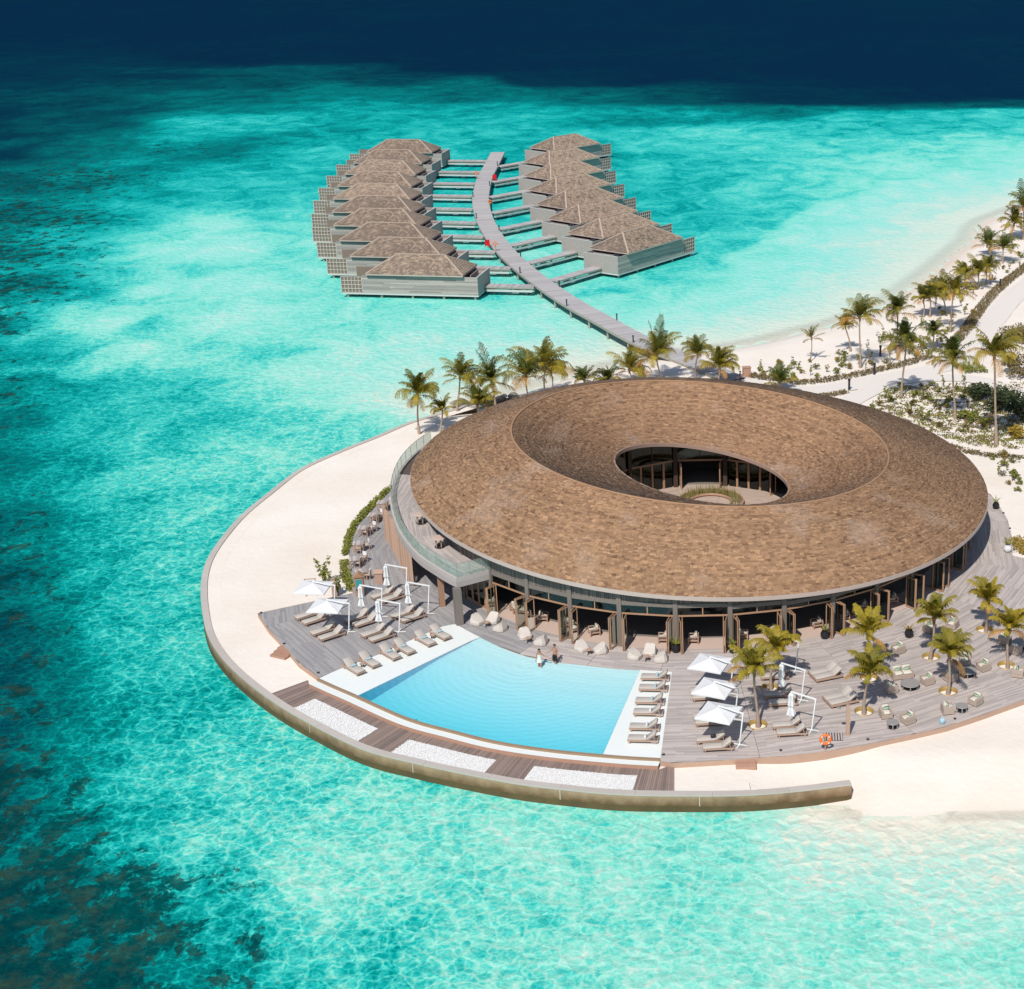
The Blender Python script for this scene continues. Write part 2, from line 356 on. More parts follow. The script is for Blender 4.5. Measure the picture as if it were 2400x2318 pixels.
# sand: one sheet, plateau inland, slopes into the water, cut off under the sea wall
def sand_material():
    m = bpy.data.materials.new('sand'); m.use_nodes = True; N = m.node_tree.nodes; L = m.node_tree.links; b = N['Principled BSDF']
    b.inputs['Roughness'].default_value = .95; b.inputs['Specular IOR Level'].default_value = .1
    tc = N.new('ShaderNodeTexCoord'); n1 = N.new('ShaderNodeTexNoise'); n1.inputs['Scale'].default_value = .12; n1.inputs['Detail'].default_value = 9; n1.inputs['Roughness'].default_value = .6; L.new(tc.outputs['Object'], n1.inputs['Vector'])
    cr = N.new('ShaderNodeValToRGB'); cr.color_ramp.elements[0].position = .3; cr.color_ramp.elements[0].color = (.745, .655, .565, 1); cr.color_ramp.elements[1].position = .62; cr.color_ramp.elements[1].color = (.81, .745, .67, 1); L.new(n1.outputs[0], cr.inputs[0])
    at_ = N.new('ShaderNodeAttribute'); at_.attribute_name = 'wet'
    mx = N.new('ShaderNodeMix'); mx.data_type = 'RGBA'; L.new(at_.outputs['Fac'], mx.inputs[0]); L.new(cr.outputs[0], mx.inputs[6]); mx.inputs[7].default_value = (.56, .44, .345, 1)
    L.new(mx.outputs[2], b.inputs['Base Color'])
    n2 = N.new('ShaderNodeTexNoise'); n2.inputs['Scale'].default_value = 2.2; n2.inputs['Detail'].default_value = 6; L.new(tc.outputs['Object'], n2.inputs['Vector'])
    bp = N.new('ShaderNodeBump'); bp.inputs['Strength'].default_value = .6; bp.inputs['Distance'].default_value = .07; L.new(n2.outputs[0], bp.inputs['Height']); L.new(bp.outputs[0], b.inputs['Normal'])
    MATS['sand'] = m; return m
sand_material()
xs = steps((-60, -52, 2), (-52, 34, .6), (34, 80, 1.2), (80, 222, 4)); ys = steps((40, 62, 2), (62, 150, .6), (150, 215, 1.0), (215, 440, 2.5))
X, Y = np.meshgrid(xs, ys); SD, WL, BD = coast_field(X, Y)
beach_in = SAND * np.clip(BD / 5.0, 0, 1) ** .7
lump = (vnoise(X, Y, 2.6, 3) - .5) * .10 + (vnoise(X, Y, .9, 4) - .5) * .05
Z = np.where(SD > 0, beach_in, np.where(WL > .5, -2.6, np.maximum(SD * .045, -4)))
Z = Z + np.where((SD > 2.5) & (WL < .5), lump * np.clip((SD - 2.5) / 6, 0, 1), 0) * np.where(Y < 175, .55, 1)
wet = np.where(SD > 0, np.clip(1 - (BD - .3) / 2.6, 0, 1), np.where(WL > .5, 0, np.clip(1 + SD / 2.5, 0, 1))) * np.where(Y < 130, .22, .55)
pp_ = [(p.x, p.y) for p in ats([(760, 1592), (1066, 1470), (1111, 1492), (1234, 1545), (1448, 1572), (1566, 1580), (1542, 1772), (1300, 1748), (1064, 1704), (832, 1620)], DECK)]; IN_ = np.zeros(X.shape, bool)
for (xa_, ya_), (xb_, yb_) in zip(pp_, pp_[1:] + pp_[:1]): IN_ ^= ((ya_ > Y) != (yb_ > Y)) & (X < xa_ + (Y - ya_) * (xb_ - xa_) / (yb_ - ya_))
Z = np.where(IN_, -1.5, Z)
sand = grid_mesh('sand_ground', xs, ys, Z, {'wet': wet}, K['sand']); sand['kind'] = 'structure'
j_ = 8; A_ = [Vector((p.x, p.y, SAND + .006)) for p in wall_in[:-j_]]; B_ = [Vector((p.x, p.y, SAND + .006)) for p in [a + (a - b).normalized() * 1.1 for a, b in zip(wall_in, wall_out)][:-j_]]
se_ = MB().strip(A_, B_, 0, True).build('sand_edge', K['sand']); se_['kind'] = 'structure'; aw = se_.data.attributes.new('wet', 'FLOAT', 'POINT')

# ------------------------------------------------------------------ sea: depth and reef fields (control points read off the water), procedural detail
CTRL = '''
20 0 1|20 400 1|20 1000 1|20 1500 1|20 1960 1|100 0 .97|100 500 1|100 1000 1|100 1960 1
150 0 .93|150 300 .88|150 500 .84|150 700 .88|150 1000 .95|150 1300 .99|150 1700 1|150 1960 1
182 0 .9|182 200 .87|182 400 .76 .2|182 700 .72 .2|182 900 .76|182 1100 .8|182 1300 .86|182 1500 .95|182 1800 1|182 1960 1
215 0 .94|215 200 .86|215 400 .70 .3|215 700 .64 .2|215 900 .6 .2|215 1200 .66 .2|215 1500 .7 .2|215 1800 .82 .2|215 1960 .86
250 0 .95|250 150 .85 .2|250 350 .5 .3|250 480 .46 .2|250 600 .64 .2|250 900 .58|250 1200 .48|250 1400 .42|250 1600 .5|250 1800 .52|250 1960 .45
300 0 .92 .2|300 150 .75 .5|300 300 .66 .5|300 420 .68 .4|300 520 .6 .2|300 600 .45|300 800 .5|300 900 .5|300 1200 .5|300 1400 .46|300 1600 .42|300 1800 .36|300 1900 .3|300 1960 .24
350 0 .82 .6|350 150 .7 .7|350 300 .62 .5|350 380 .52|350 450 .52|350 600 .5|350 1000 .46|350 1250 .46|350 1400 .42|350 1600 .38|350 1800 .33|350 1880 .22|350 1960 .12
420 0 .74 .7|420 150 .68 .7|420 250 .55 .5|420 330 .42|420 400 .26|420 550 .42|420 600 .46|420 1400 .44|420 1500 .42|420 1620 .47|420 1740 .33|420 1850 .12
480 0 .7 .8|480 150 .62 .6|480 230 .5 .4|480 300 .26|480 450 .2|480 580 .4|480 1400 .4|480 1600 .44|480 1690 .30|480 1790 .12
550 0 .72 .8|550 100 .65 .7|550 200 .52 .4|550 300 .24|550 500 .22|550 600 .36|550 700 .38|550 900 .38|550 1100 .37|550 1300 .35|550 1500 .33|550 1600 .22|550 1680 .12
620 0 .72 .8|620 60 .6 .6|620 130 .34 .1|620 220 .22|620 300 .45 .2|620 400 .22|620 600 .32|620 800 .34|620 1000 .33|620 1150 .32|620 1350 .27|620 1440 .17
680 0 .7 .5|680 100 .62 .4|680 200 .36|680 260 .22|680 400 .42|680 500 .5 .2|680 700 .3|680 900 .3|680 1100 .22|680 1200 .14
750 0 .75 .6|750 150 .62 .2|750 300 .54|750 400 .6|750 470 .58|750 550 .48|750 700 .34|750 780 .33
820 0 .8 .5|820 150 .64 .2|820 300 .55|820 450 .5|820 600 .42|820 700 .36
900 0 .86 .4|900 150 .66 .2|900 300 .52|900 450 .45|900 520 .42
1000 0 .95 .6|1000 100 .82 .5|1000 200 .6|1000 300 .5|1000 400 .45
1100 0 .98 .7|1100 80 .88 .6|1100 180 .63 .2|1100 300 .5|1100 380 .46
1200 0 .98 .7|1200 100 .84 .6|1200 200 .58|1200 300 .5|1200 380 .47
1300 0 .97 .7|1300 120 .8 .5|1300 250 .56|1300 400 .5|1400 0 .95 .7|1400 120 .76 .5|1400 250 .55|1400 400 .45|1400 500 .4
1500 0 .92 .8|1500 100 .75 .7|1500 250 .5|1500 450 .4|1500 650 .36|1500 800 .34
1600 0 .9 .9|1600 120 .75 .8|1600 250 .57 .4|1600 400 .42|1600 600 .36|1600 800 .33|1600 1000 .3|1600 1300 .29|1600 1600 .25
1700 0 .95 .9|1700 120 .85 1|1700 250 .68 .9|1700 400 .54 .5|1700 600 .38|1700 900 .32|1700 1200 .29|1700 1600 .26|1700 1800 .23|1700 1960 .2
1800 0 .95 .9|1800 150 .82 .95|1800 300 .7 .9|1800 450 .55 .6|1800 600 .45 .1|1800 900 .34|1800 1200 .31|1800 1600 .28|1800 1900 .25
1890 0 .95 .85|1890 200 .82 .9|1890 350 .62 .6|1890 500 .55 .5|1890 700 .45|1890 900 .39|1890 1300 .33|1890 1900 .28
1560 1960 .05|1560 1850 .06|1565 1720 .12|1600 1960 .13|1620 1800 .19|1650 1960 .17'''
cpts = []
CTRL += '|' + '|'.join(f'{r} {c} {v}' for r, v in ((45, 1), (72, 1), (125, .995)) for c in (0, 250, 500, 750, 1000, 1250, 1500, 1750, 1960) if not (r == 125 and c < 600)) + '|125 0 .95|125 300 .95'
for tok in CTRL.replace('\n', '|').split('|'):
    if tok.strip():
        q = [float(x) for x in tok.split()]; q[2] = q[2] + .06 * max(0, 1 - abs(q[2] - .43) / .17) if q[0] < 600 else q[2]; q[2] = .55 + (q[2] - .55) * .64 if q[0] > 660 and q[2] > .55 else q[2]; w_ = at(q[1] * 2400 / 1960, q[0] * 2400 / 1960, 0); cpts.append((w_.x, w_.y, q[2], q[3] if len(q) > 3 else 0))
cpts = np.array(cpts)
def sea_fields(X, Y):
    """depth index and reef density interpolated between the soundings (in bearing and log distance from the survey origin)"""
    U = X / (Y + 60) * 2.2; V = np.log(Y + 60) * 2.6; cu = cpts[:, 0] / (cpts[:, 1] + 60) * 2.2; cv = np.log(cpts[:, 1] + 60) * 2.6
    num = np.zeros(X.shape); nr = np.zeros(X.shape); den = np.zeros(X.shape)
    for k in range(len(cpts)):
        d2 = (U - cu[k]) ** 2 + (V - cv[k]) ** 2 + 3e-4; w = 1 / d2 ** 1.9
        num += w * cpts[k, 2]; nr += w * cpts[k, 3]; den += w
    return num / den, nr / den
xs = steps((-9000, -900, 1350), (-900, -260, 16), (-260, -60, 4), (-60, 75, 1.6), (75, 240, 5.5), (240, 600, 30), (600, 9000, 1400))
ys = steps((-3000, 20, 430), (20, 150, 1.6), (150, 330, 2.2), (330, 620, 5), (620, 1400, 16), (1400, 3000, 160), (3000, 12000, 1500))
X, Y = np.meshgrid(xs, ys); Yc = np.clip(Y, 45, 1300); Yw = Yc + np.clip((Yc - 230) / 200, 0, 1) * Yc * ((vnoise(X, Y, 70, 8) - .5) * .16 + (vnoise(X, Y, 24, 9) - .5) * .10); D, RF = sea_fields(np.clip(X, -620, 420), Yw)
SD, WL, BD = coast_field(X, Y)
near = (SD < 0) & (BD < 45) & (Y < 420); k = np.clip(BD / 42, 0, 1)
extra = np.clip(BD - np.abs(SD), 0, 60); lim = .055 * extra + np.where(Y > 140, .38 * k ** .85, .31 * np.clip(BD / 13, 0, 1) ** .8)
D = np.where(near, np.minimum(D, lim + np.where(Y > 140, np.clip(k - .8, 0, 1) * 3, np.clip(BD - 11, 0, 40) * .06)), D)
def sea_material():
    m = bpy.data.materials.new('sea_water'); m.use_nodes = True; nt = m.node_tree; N = nt.nodes; L = nt.links; b = N['Principled BSDF']
    def n(t, **kw):
        x = N.new(t)
        for k, v in kw.items(): setattr(x, k, v)
        return x
    def math_(op, a, b_=None, c=None, clamp=False):
        x = n('ShaderNodeMath', operation=op); x.use_clamp = clamp
        for i, q in enumerate((a, b_, c)):
            if q is None: continue
            if isinstance(q, (int, float)): x.inputs[i].default_value = q
            else: L.new(q, x.inputs[i])
        return x.outputs[0]
    tc = n('ShaderNodeTexCoord'); P = tc.outputs['Object']
    def noise(sc, det=5, ro=.55, st=(1, 1, 1), dist=0):
        mp = n('ShaderNodeMapping'); mp.inputs['Scale'].default_value = st; L.new(P, mp.inputs[0])
        x = n('ShaderNodeTexNoise'); x.noise_dimensions = '2D'; x.inputs['Scale'].default_value = sc; x.inputs['Detail'].default_value = det; x.inputs['Roughness'].default_value = ro; x.inputs['Distortion'].default_value = dist; L.new(mp.outputs[0], x.inputs['Vector']); return x.outputs[0]
    dep = n('ShaderNodeAttribute', attribute_name='depth').outputs['Fac']; reef = n('ShaderNodeAttribute', attribute_name='reef').outputs['Fac']
    big = noise(.018, 4, .6, (1, .55, 1), .6); mid = noise(.14, 5, .72, (1, .8, 1), .5); fine = noise(.95, 4, .72, (1, 1, 1), .4)
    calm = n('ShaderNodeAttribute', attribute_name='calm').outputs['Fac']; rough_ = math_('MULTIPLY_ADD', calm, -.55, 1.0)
    # seabed unevenness shifts the depth index, less in the open ocean and at the beach
    amp = math_('MULTIPLY', math_('MULTIPLY', math_('SUBTRACT', 1.14, dep, clamp=True), math_('MULTIPLY', dep, 2.6, clamp=True)), 1.0)
    d1 = math_('MULTIPLY_ADD', math_('SUBTRACT', big, .5), math_('MULTIPLY', amp, .55), dep)
    d2 = math_('MULTIPLY_ADD', math_('SUBTRACT', mid, .5), math_('MULTIPLY', amp, .75), d1)
    d3 = math_('MULTIPLY_ADD', math_('SUBTRACT', fine, .5), math_('MULTIPLY', math_('MULTIPLY', amp, rough_), .62), d2, clamp=True)
    # caustic net: bright light lines painted into the water colour via the depth index
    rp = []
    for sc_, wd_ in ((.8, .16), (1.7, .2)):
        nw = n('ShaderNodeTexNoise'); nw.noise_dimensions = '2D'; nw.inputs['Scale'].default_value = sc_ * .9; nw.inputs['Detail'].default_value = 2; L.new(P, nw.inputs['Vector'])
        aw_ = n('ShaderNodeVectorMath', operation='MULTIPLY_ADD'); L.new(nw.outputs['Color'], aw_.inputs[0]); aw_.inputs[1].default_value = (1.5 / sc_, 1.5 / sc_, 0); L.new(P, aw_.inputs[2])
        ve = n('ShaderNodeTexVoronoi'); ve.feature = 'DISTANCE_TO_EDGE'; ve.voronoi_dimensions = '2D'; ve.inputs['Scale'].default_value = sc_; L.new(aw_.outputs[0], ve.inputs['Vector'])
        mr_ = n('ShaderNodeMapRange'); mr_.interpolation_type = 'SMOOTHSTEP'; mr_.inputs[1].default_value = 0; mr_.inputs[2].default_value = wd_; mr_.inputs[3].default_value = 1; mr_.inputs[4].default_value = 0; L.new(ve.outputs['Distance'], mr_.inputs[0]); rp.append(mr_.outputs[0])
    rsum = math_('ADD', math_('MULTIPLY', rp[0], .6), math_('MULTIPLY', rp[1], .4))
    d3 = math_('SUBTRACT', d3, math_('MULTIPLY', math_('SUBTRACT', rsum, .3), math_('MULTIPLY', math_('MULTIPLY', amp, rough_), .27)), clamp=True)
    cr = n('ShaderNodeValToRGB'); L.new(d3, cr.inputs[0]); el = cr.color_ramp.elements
    ramp = [(0, (247, 233, 215)), (.07, (230, 231, 212)), (.13, (203, 230, 213)), (.22, (172, 231, 214)), (.34, (140, 226, 204)), (.46, (76, 207, 193)), (.57, (14, 176, 168)), (.68, (0, 130, 126)), (.80, (0, 92, 96)), (.90, (0, 58, 74)), (1, (0, 40, 67))]
    while len(el) < len(ramp): el.new(.5)
    for e, (p, c) in zip(el, ramp):
        e.position = p; e.color = (*[x / 1.17 for x in lin(c)], 1)
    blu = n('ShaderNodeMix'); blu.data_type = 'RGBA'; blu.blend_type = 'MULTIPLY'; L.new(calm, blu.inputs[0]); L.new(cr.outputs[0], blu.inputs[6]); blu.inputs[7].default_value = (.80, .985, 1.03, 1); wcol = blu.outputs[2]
    # coral heads and weed on the bottom
    vor = n('ShaderNodeTexVoronoi'); vor.inputs['Scale'].default_value = .42; vor.inputs['Randomness'].default_value = 1
    nd = n('ShaderNodeTexNoise'); nd.inputs['Scale'].default_value = .9; nd.inputs['Detail'].default_value = 4; L.new(P, nd.inputs['Vector'])
    av = n('ShaderNodeVectorMath', operation='MULTIPLY_ADD'); L.new(nd.outputs['Color'], av.inputs[0]); av.inputs[1].default_value = (2.6, 2.6, 0); L.new(P, av.inputs[2]); L.new(av.outputs[0], vor.inputs['Vector'])
    heads = noise(.45, 5, .76, (1, .85, 1), .3)
    r1 = math_('ADD', math_('MULTIPLY', reef, .42), math_('SUBTRACT', heads, .755))
    r2 = math_('MULTIPLY_ADD', math_('SUBTRACT', .42, vor.outputs['Distance']), .16, r1)
    rmask = n('ShaderNodeMapRange'); rmask.inputs[1].default_value = 0; rmask.inputs[2].default_value = .13; L.new(r2, rmask.inputs[0]); rmask.inputs[2].default_value = .07
    rn = noise(.42, 5, .8)
    rc = n('ShaderNodeValToRGB'); L.new(rn, rc.inputs[0]); rc.color_ramp.elements[0].position = .47; rc.color_ramp.elements[0].color = (.0, .034, .037, 1); rc.color_ramp.elements[1].position = .66; rc.color_ramp.elements[1].color = (.028, .045, .027, 1)
    mx = n('ShaderNodeMix'); mx.data_type = 'RGBA'; L.new(math_('MULTIPLY', rmask.outputs[0], .8), mx.inputs[0]); L.new(wcol, mx.inputs[6]); L.new(rc.outputs[0], mx.inputs[7])
    N.remove(b); b = n('ShaderNodeBsdfDiffuse'); L.new(mx.outputs[2], b.inputs['Color']); gl = n('ShaderNodeBsdfGlossy'); gl.inputs['Roughness'].default_value = .2
    # wavelets: ridged cells of about a metre over longer ripples
    w1 = n('ShaderNodeTexVoronoi'); w1.inputs['Scale'].default_value = .85; w1.voronoi_dimensions = '2D'
    av2 = n('ShaderNodeVectorMath', operation='MULTIPLY_ADD'); nd2 = n('ShaderNodeTexNoise'); nd2.noise_dimensions = '2D'; nd2.inputs['Scale'].default_value = .55; nd2.inputs['Detail'].default_value = 2; L.new(P, nd2.inputs['Vector'])
    L.new(nd2.outputs['Color'], av2.inputs[0]); av2.inputs[1].default_value = (2.2, 2.2, 0); L.new(P, av2.inputs[2]); L.new(av2.outputs[0], w1.inputs['Vector'])
    w2 = noise(1.3, 3, .6, (1, 1.1, 1), .6)
    hsum = math_('ADD', math_('MULTIPLY', w1.outputs['Distance'], .95), math_('MULTIPLY', w2, .5))
    bp = n('ShaderNodeBump'); bp.inputs['Distance'].default_value = .42; bp.inputs['Strength'].default_value = .32; L.new(hsum, bp.inputs['Height']); L.new(bp.outputs[0], b.inputs['Normal']); L.new(bp.outputs[0], gl.inputs['Normal'])
    wsh = n('ShaderNodeMixShader'); wsh.inputs[0].default_value = .009; L.new(b.outputs[0], wsh.inputs[1]); L.new(gl.outputs[0], wsh.inputs[2])
    # the shallowest water lets the sand below show through
    tr = n('ShaderNodeBsdfTransparent'); tr.inputs[0].default_value = (.95, 1, .99, 1)
    al = n('ShaderNodeMapRange'); al.inputs[1].default_value = .0; al.inputs[2].default_value = .06; al.interpolation_type = 'SMOOTHSTEP'; al.inputs[3].default_value = 0; al.inputs[4].default_value = 1; L.new(dep, al.inputs[0])
    ms = n('ShaderNodeMixShader'); L.new(al.outputs[0], ms.inputs[0]); L.new(tr.outputs[0], ms.inputs[1]); L.new(wsh.outputs[0], ms.inputs[2]); L.new(ms.outputs[0], N['Material Output'].inputs[0])
    MATS['sea_water'] = m; return m
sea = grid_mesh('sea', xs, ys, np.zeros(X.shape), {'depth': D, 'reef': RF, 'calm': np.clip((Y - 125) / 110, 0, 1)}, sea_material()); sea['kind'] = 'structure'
bm_ = MB(); bm_.add([(-9000, -3000, -6), (9000, -3000, -6), (9000, 12000, -6), (-9000, 12000, -6)], [(0, 1, 2, 3)]); bm_.build('sea_bed', K['sand'])['kind'] = 'structure'

# ------------------------------------------------------------------ sea wall
sw = thing('sea_wall', 'long curved concrete sea wall edging the white sand terrace in the turquoise water', 'wall', (0, 0, 0))
wb = MB(); n = len(wall_out)
o2 = offset(wall_out, 0.0); sgn = (wall_out[75] - wall_mid[75]).normalized()
base = [Vector((a.x + (a.x - b.x) * .45, a.y + (a.y - b.y) * .45, -2.6)) for a, b in zip(wall_out, wall_in)]
wl = [Vector((a.x + (a.x - b.x) * .06, a.y + (a.y - b.y) * .06, .42)) for a, b in zip(wall_out, wall_in)]
wt = [Vector((a.x, a.y, WALLTOP - .05)) for a in wall_out]
algae = MB(); algae.strip(base, wl, .5, True); wb.strip(wl, wt, .5, True); wb.t[:len(wl)] = [.95] * len(wl); wb.t[len(wl):2 * len(wl)] = [.22] * len(wl)
wb.add([wt[-1], wl[-1], base[-1], Vector((wall_in[-1].x, wall_in[-1].y, -2.6)), Vector((wall_in[-1].x, wall_in[-1].y, WALLTOP - .05))], [(0, 1, 2, 3, 4)])
ib = [Vector((a.x, a.y, SAND - 1.2)) for a in wall_in]; it_ = [Vector((a.x, a.y, WALLTOP - .05)) for a in wall_in]; wb.strip(it_, ib, .5, True)
wb.build('wall_face', K['concrete'], sw)
mat('algae', (.15, .105, .045), (.055, .042, .022), rough=.8, noise=.7, amt=.5, bump=.3, bscale=4); K['algae'] = MATS['algae']
algae.build('algae_band', K['algae'], sw, label='brown algae stained foot of the sea wall')
i0 = 0; ci = 0
while i0 < n - 1:                                         # coping slabs, laid end to end with recessed joints
    i1 = min(n - 1, i0 + 6); A = [wall_out[i] for i in range(i0, i1 + 1)]; B = [wall_in[i] for i in range(i0, i1 + 1)]
    g = .006; A[0] = A[0].lerp(A[1], g); B[0] = B[0].lerp(B[1], g); A[-1] = A[-1].lerp(A[-2], g); B[-1] = B[-1].lerp(B[-2], g)
    cb = MB(); z = WALLTOP + random.uniform(-.006, .006); t = random.uniform(.3, .7)
    A = [a + (a - b) * .05 for a, b in zip(A, B)]
    T1 = [Vector((p.x, p.y, z)) for p in A]; T2 = [Vector((p.x, p.y, z)) for p in B]; D1 = [Vector((p.x, p.y, z - .12)) for p in A]; D2 = [Vector((p.x, p.y, z - .12)) for p in B]
    cb.strip(T1, T2, t); cb.strip(D1, T1, t); cb.strip(T2, D2, t); cb.add([T1[0], T2[0], D2[0], D1[0]], [(0, 1, 2, 3)], t); cb.add([T1[-1], T2[-1], D2[-1], D1[-1]], [(3, 2, 1, 0)], t)
    cb.build('coping_slab', K['concrete_top'], sw); i0 = i1
for px in (725, 975, 1300, 1646):                     # pale vertical construction joints
    i = min(range(n), key=lambda i: abs(proj(wall_out[i])[0] - px) + (0 if proj(wall_out[i])[1] > 1450 else 999))
    a, b, w0 = wt[i], wl[i], (wall_out[i] - wall_in[i]).normalized() * .012; t = (wall_out[min(n - 1, i + 1)] - wall_out[i - 1]).normalized() * .03
    MB().add([a + w0 - t, a + w0 + t, b + w0 + t, b + w0 - t], [(0, 1, 2, 3)]).build('wall_joint', K['joint'], sw)

# ------------------------------------------------------------------ timber decks (boards laid across the radius, sector by sector)
BC = Vector((-5.86, 124.3, 0)); BR = 22.5                   # facade centre and radius
POOL_L = [(748, 1588), (800, 1566), (886, 1534), (960, 1501), (1036, 1468), (1066, 1462)]
POOL_B = [(1066, 1462), (1111, 1486), (1172, 1516), (1234, 1538), (1316, 1553), (1356, 1557), (1448, 1567), (1575, 1574)]
POOL_R = [(1575, 1574), (1561, 1680), (1547, 1783)]
DECK_PX = [(604, 1437), (630, 1475), (664, 1511), (700, 1554)] + POOL_L + POOL_B[1:] + POOL_R[1:] + [(1576, 1788), (1731, 1779), (1850, 1770), (1935, 1761), (2020, 1747), (2103, 1729), (2220, 1702), (2307, 1674), (2400, 1640), (2560, 1575),
           (2560, 1345), (2370, 1301), (2373, 1264), (2361, 1216), (2345, 1191), (2335, 1174), (2321, 1158), (2250, 1120), (1700, 1100), (1050, 1100), (958, 1082), (914, 1154), (893, 1175), (861, 1207), (840, 1232), (826, 1262), (818, 1300), (816, 1343), (829, 1389), (721, 1412)]
deck_poly = [(p.x, p.y) for p in ats(DECK_PX, DECK)]
PITS = [(1775, 1699), (1805, 1612), (2025, 1668), (2037, 1589), (2182, 1540), (2222, 1621), (2308, 1476), (2359, 1560)]
pits = [(at(x, y - 1, DECK).x, at(x, y - 1, DECK).y, .66) for x, y in PITS]
def even_odd(poly, o, d, nrm, off):
    """crossings of the line (o + nrm*off, direction d) with a polygon"""
    ts = []; m = len(poly)
    for i in range(m):
        a, b = poly[i], poly[(i + 1) % m]
        sa = (a[0] - o[0]) * nrm[0] + (a[1] - o[1]) * nrm[1] - off; sb = (b[0] - o[0]) * nrm[0] + (b[1] - o[1]) * nrm[1] - off
        if (sa > 0) != (sb > 0):
            w = sa / (sa - sb); x, y = a[0] + (b[0] - a[0]) * w, a[1] + (b[1] - a[1]) * w; ts.append((x - o[0]) * d[0] + (y - o[1]) * d[1])
    return sorted(ts)
def cut(iv, a, b):
    out = []
    for s, e in iv:
        if b <= s or a >= e: out.append((s, e)); continue
        if a > s: out.append((s, a))
        if b < e: out.append((b, e))
    return out
def deck_rows(mb, inside, o, ang, r0, r1, w, z, th, clip=None, hole=None, circ=(), seg=(2.2, 4.2), tone=(.15, .85)):
    """boards perpendicular to direction ang, from distance r0 to r1 of o"""
    nrm = (math.cos(ang), math.sin(ang)); d = (-nrm[1], nrm[0]); k = int((r1 - r0) / w)
    for i in range(k):
        lines = []
        for q in (.03, .97):
            off = r0 + (i + q) * w; ts = even_odd(inside, o, d, nrm, off); iv = [(ts[j], ts[j + 1]) for j in range(0, len(ts) - 1, 2)]
            if clip: c = clip(off); iv = [(max(a, c[0]), min(b, c[1])) for a, b in iv if min(b, c[1]) > max(a, c[0])]
            if hole:
                h = hole * hole - off * off
                if h > 0: iv = cut(iv, -math.sqrt(h), math.sqrt(h))
            for cx, cy_, cr in circ:
                u = (cx - o[0]) * nrm[0] + (cy_ - o[1]) * nrm[1]; v = (cx - o[0]) * d[0] + (cy_ - o[1]) * d[1]; h = cr * cr - (off - u) ** 2
                if h > 0: iv = cut(iv, v - math.sqrt(h), v + math.sqrt(h))
            lines.append((off, iv))
        (o0, A), (o1, B) = lines
        if len(A) != len(B):
            m = A if len(A) < len(B) else B; A = B = m
        for (a0, a1), (b0, b1) in zip(A, B):
            if min(a1 - a0, b1 - b0) < .05: continue
            Ln = max(a1 - a0, b1 - b0); cuts = [0.0]; s = random.uniform(.6, 3)
            while s < Ln - .4: cuts.append(s / Ln); s += random.uniform(*seg)
            cuts.append(1.0)
            for c0, c1 in zip(cuts, cuts[1:]):
                e = .004 / Ln; q0, q1 = c0 + (e if c0 > 0 else 0), c1 - (e if c1 < 1 else 0); zz = z + random.uniform(-.004, .002); vs = []
                for zq in (zz - th, zz):
                    for off, (x0, x1), q in ((o0, (a0, a1), q0), (o0, (a0, a1), q1), (o1, (b0, b1), q1), (o1, (b0, b1), q0)):
                        t = x0 + (x1 - x0) * q; vs.append((o[0] + nrm[0] * off + d[0] * t, o[1] + nrm[1] * off + d[1] * t, zq))
                mb.add(vs, [(7, 6, 5, 4), (4, 5, 1, 0), (5, 6, 2, 1), (6, 7, 3, 2), (7, 4, 0, 3)], random.uniform(*tone))
deck_root = bpy.data.objects.new('timber_deck', None); COL.objects.link(deck_root); deck_root['kind'] = 'structure'
SEC = [(-172, -150), (-150, -132), (-132, -118), (-118, -106), (-106, -94), (-94, -82), (-82, -66), (-66, -50), (-50, -34), (-34, -16), (-16, 6), (6, 26), (160, 188)]
for a0, a1 in SEC:
    mb = MB(); am = R((a0 + a1) / 2); h = math.tan(R((a1 - a0) / 2))
    deck_rows(mb, deck_poly, (BC.x, BC.y), am, 15, 64, .15, DECK, .04, clip=lambda off: (-off * h + .012, off * h - .012), hole=BR - .1, circ=pits)
    if mb.v: mb.build('deck_boards', K['deck_grey' if a1 < -117 or a0 > 100 else 'deck_pale' if a0 > -83 else 'deck_wood'], deck_root, kind='stuff')
sub = MB(); nP = len(deck_poly)                             # fascia boards down to the sand
for i in range(nP):
    a, b = deck_poly[i], deck_poly[(i + 1) % nP]
    sub.add([(a[0], a[1], SAND - .3), (b[0], b[1], SAND - .3), (b[0], b[1], DECK - .012), (a[0], a[1], DECK - .012)], [(0, 1, 2, 3)], .4)
sub.build('deck_fascia', K['lounger_wood'], deck_root)
import mathutils

# ------------------------------------------------------------------ pool
pool = bpy.data.objects.new('swimming_pool', None); COL.objects.link(pool); tag(pool, 'pale blue infinity pool with curved weir edge in front of the thatched pavilion', 'pool')
WZ = DECK - .03                                             # water level
FRONT = [(748, 1590), (790, 1609), (832, 1627), (957, 1682), (1064, 1712), (1171, 1738), (1300, 1757), (1450, 1771), (1548, 1777)]
front = smooth_curve(ats(FRONT, WZ), 60); back = smooth_curve(ats(POOL_B, WZ), 60)
LEDGE_L0, LEDGE_L1 = at(837, 1630, WZ), at(1104, 1502, WZ); LEDGE_R0, LEDGE_R1 = at(1414, 1768, WZ), at(1497, 1569, WZ)
def near_i(c, p): return min(range(len(c)), key=lambda i: (c[i] - p).length)
fl, fr_ = near_i(front, LEDGE_L0), near_i(front, LEDGE_R0); bl, br = near_i(back, LEDGE_L1), near_i(back, LEDGE_R1)
lz = WZ + .012
def ledge(pts, name):
    m = MB(); poly = [(p.x, p.y) for p in pts]; m.prism(poly, WZ - 1.3, lz); return m.build(name, K['pool_ledge'], pool)
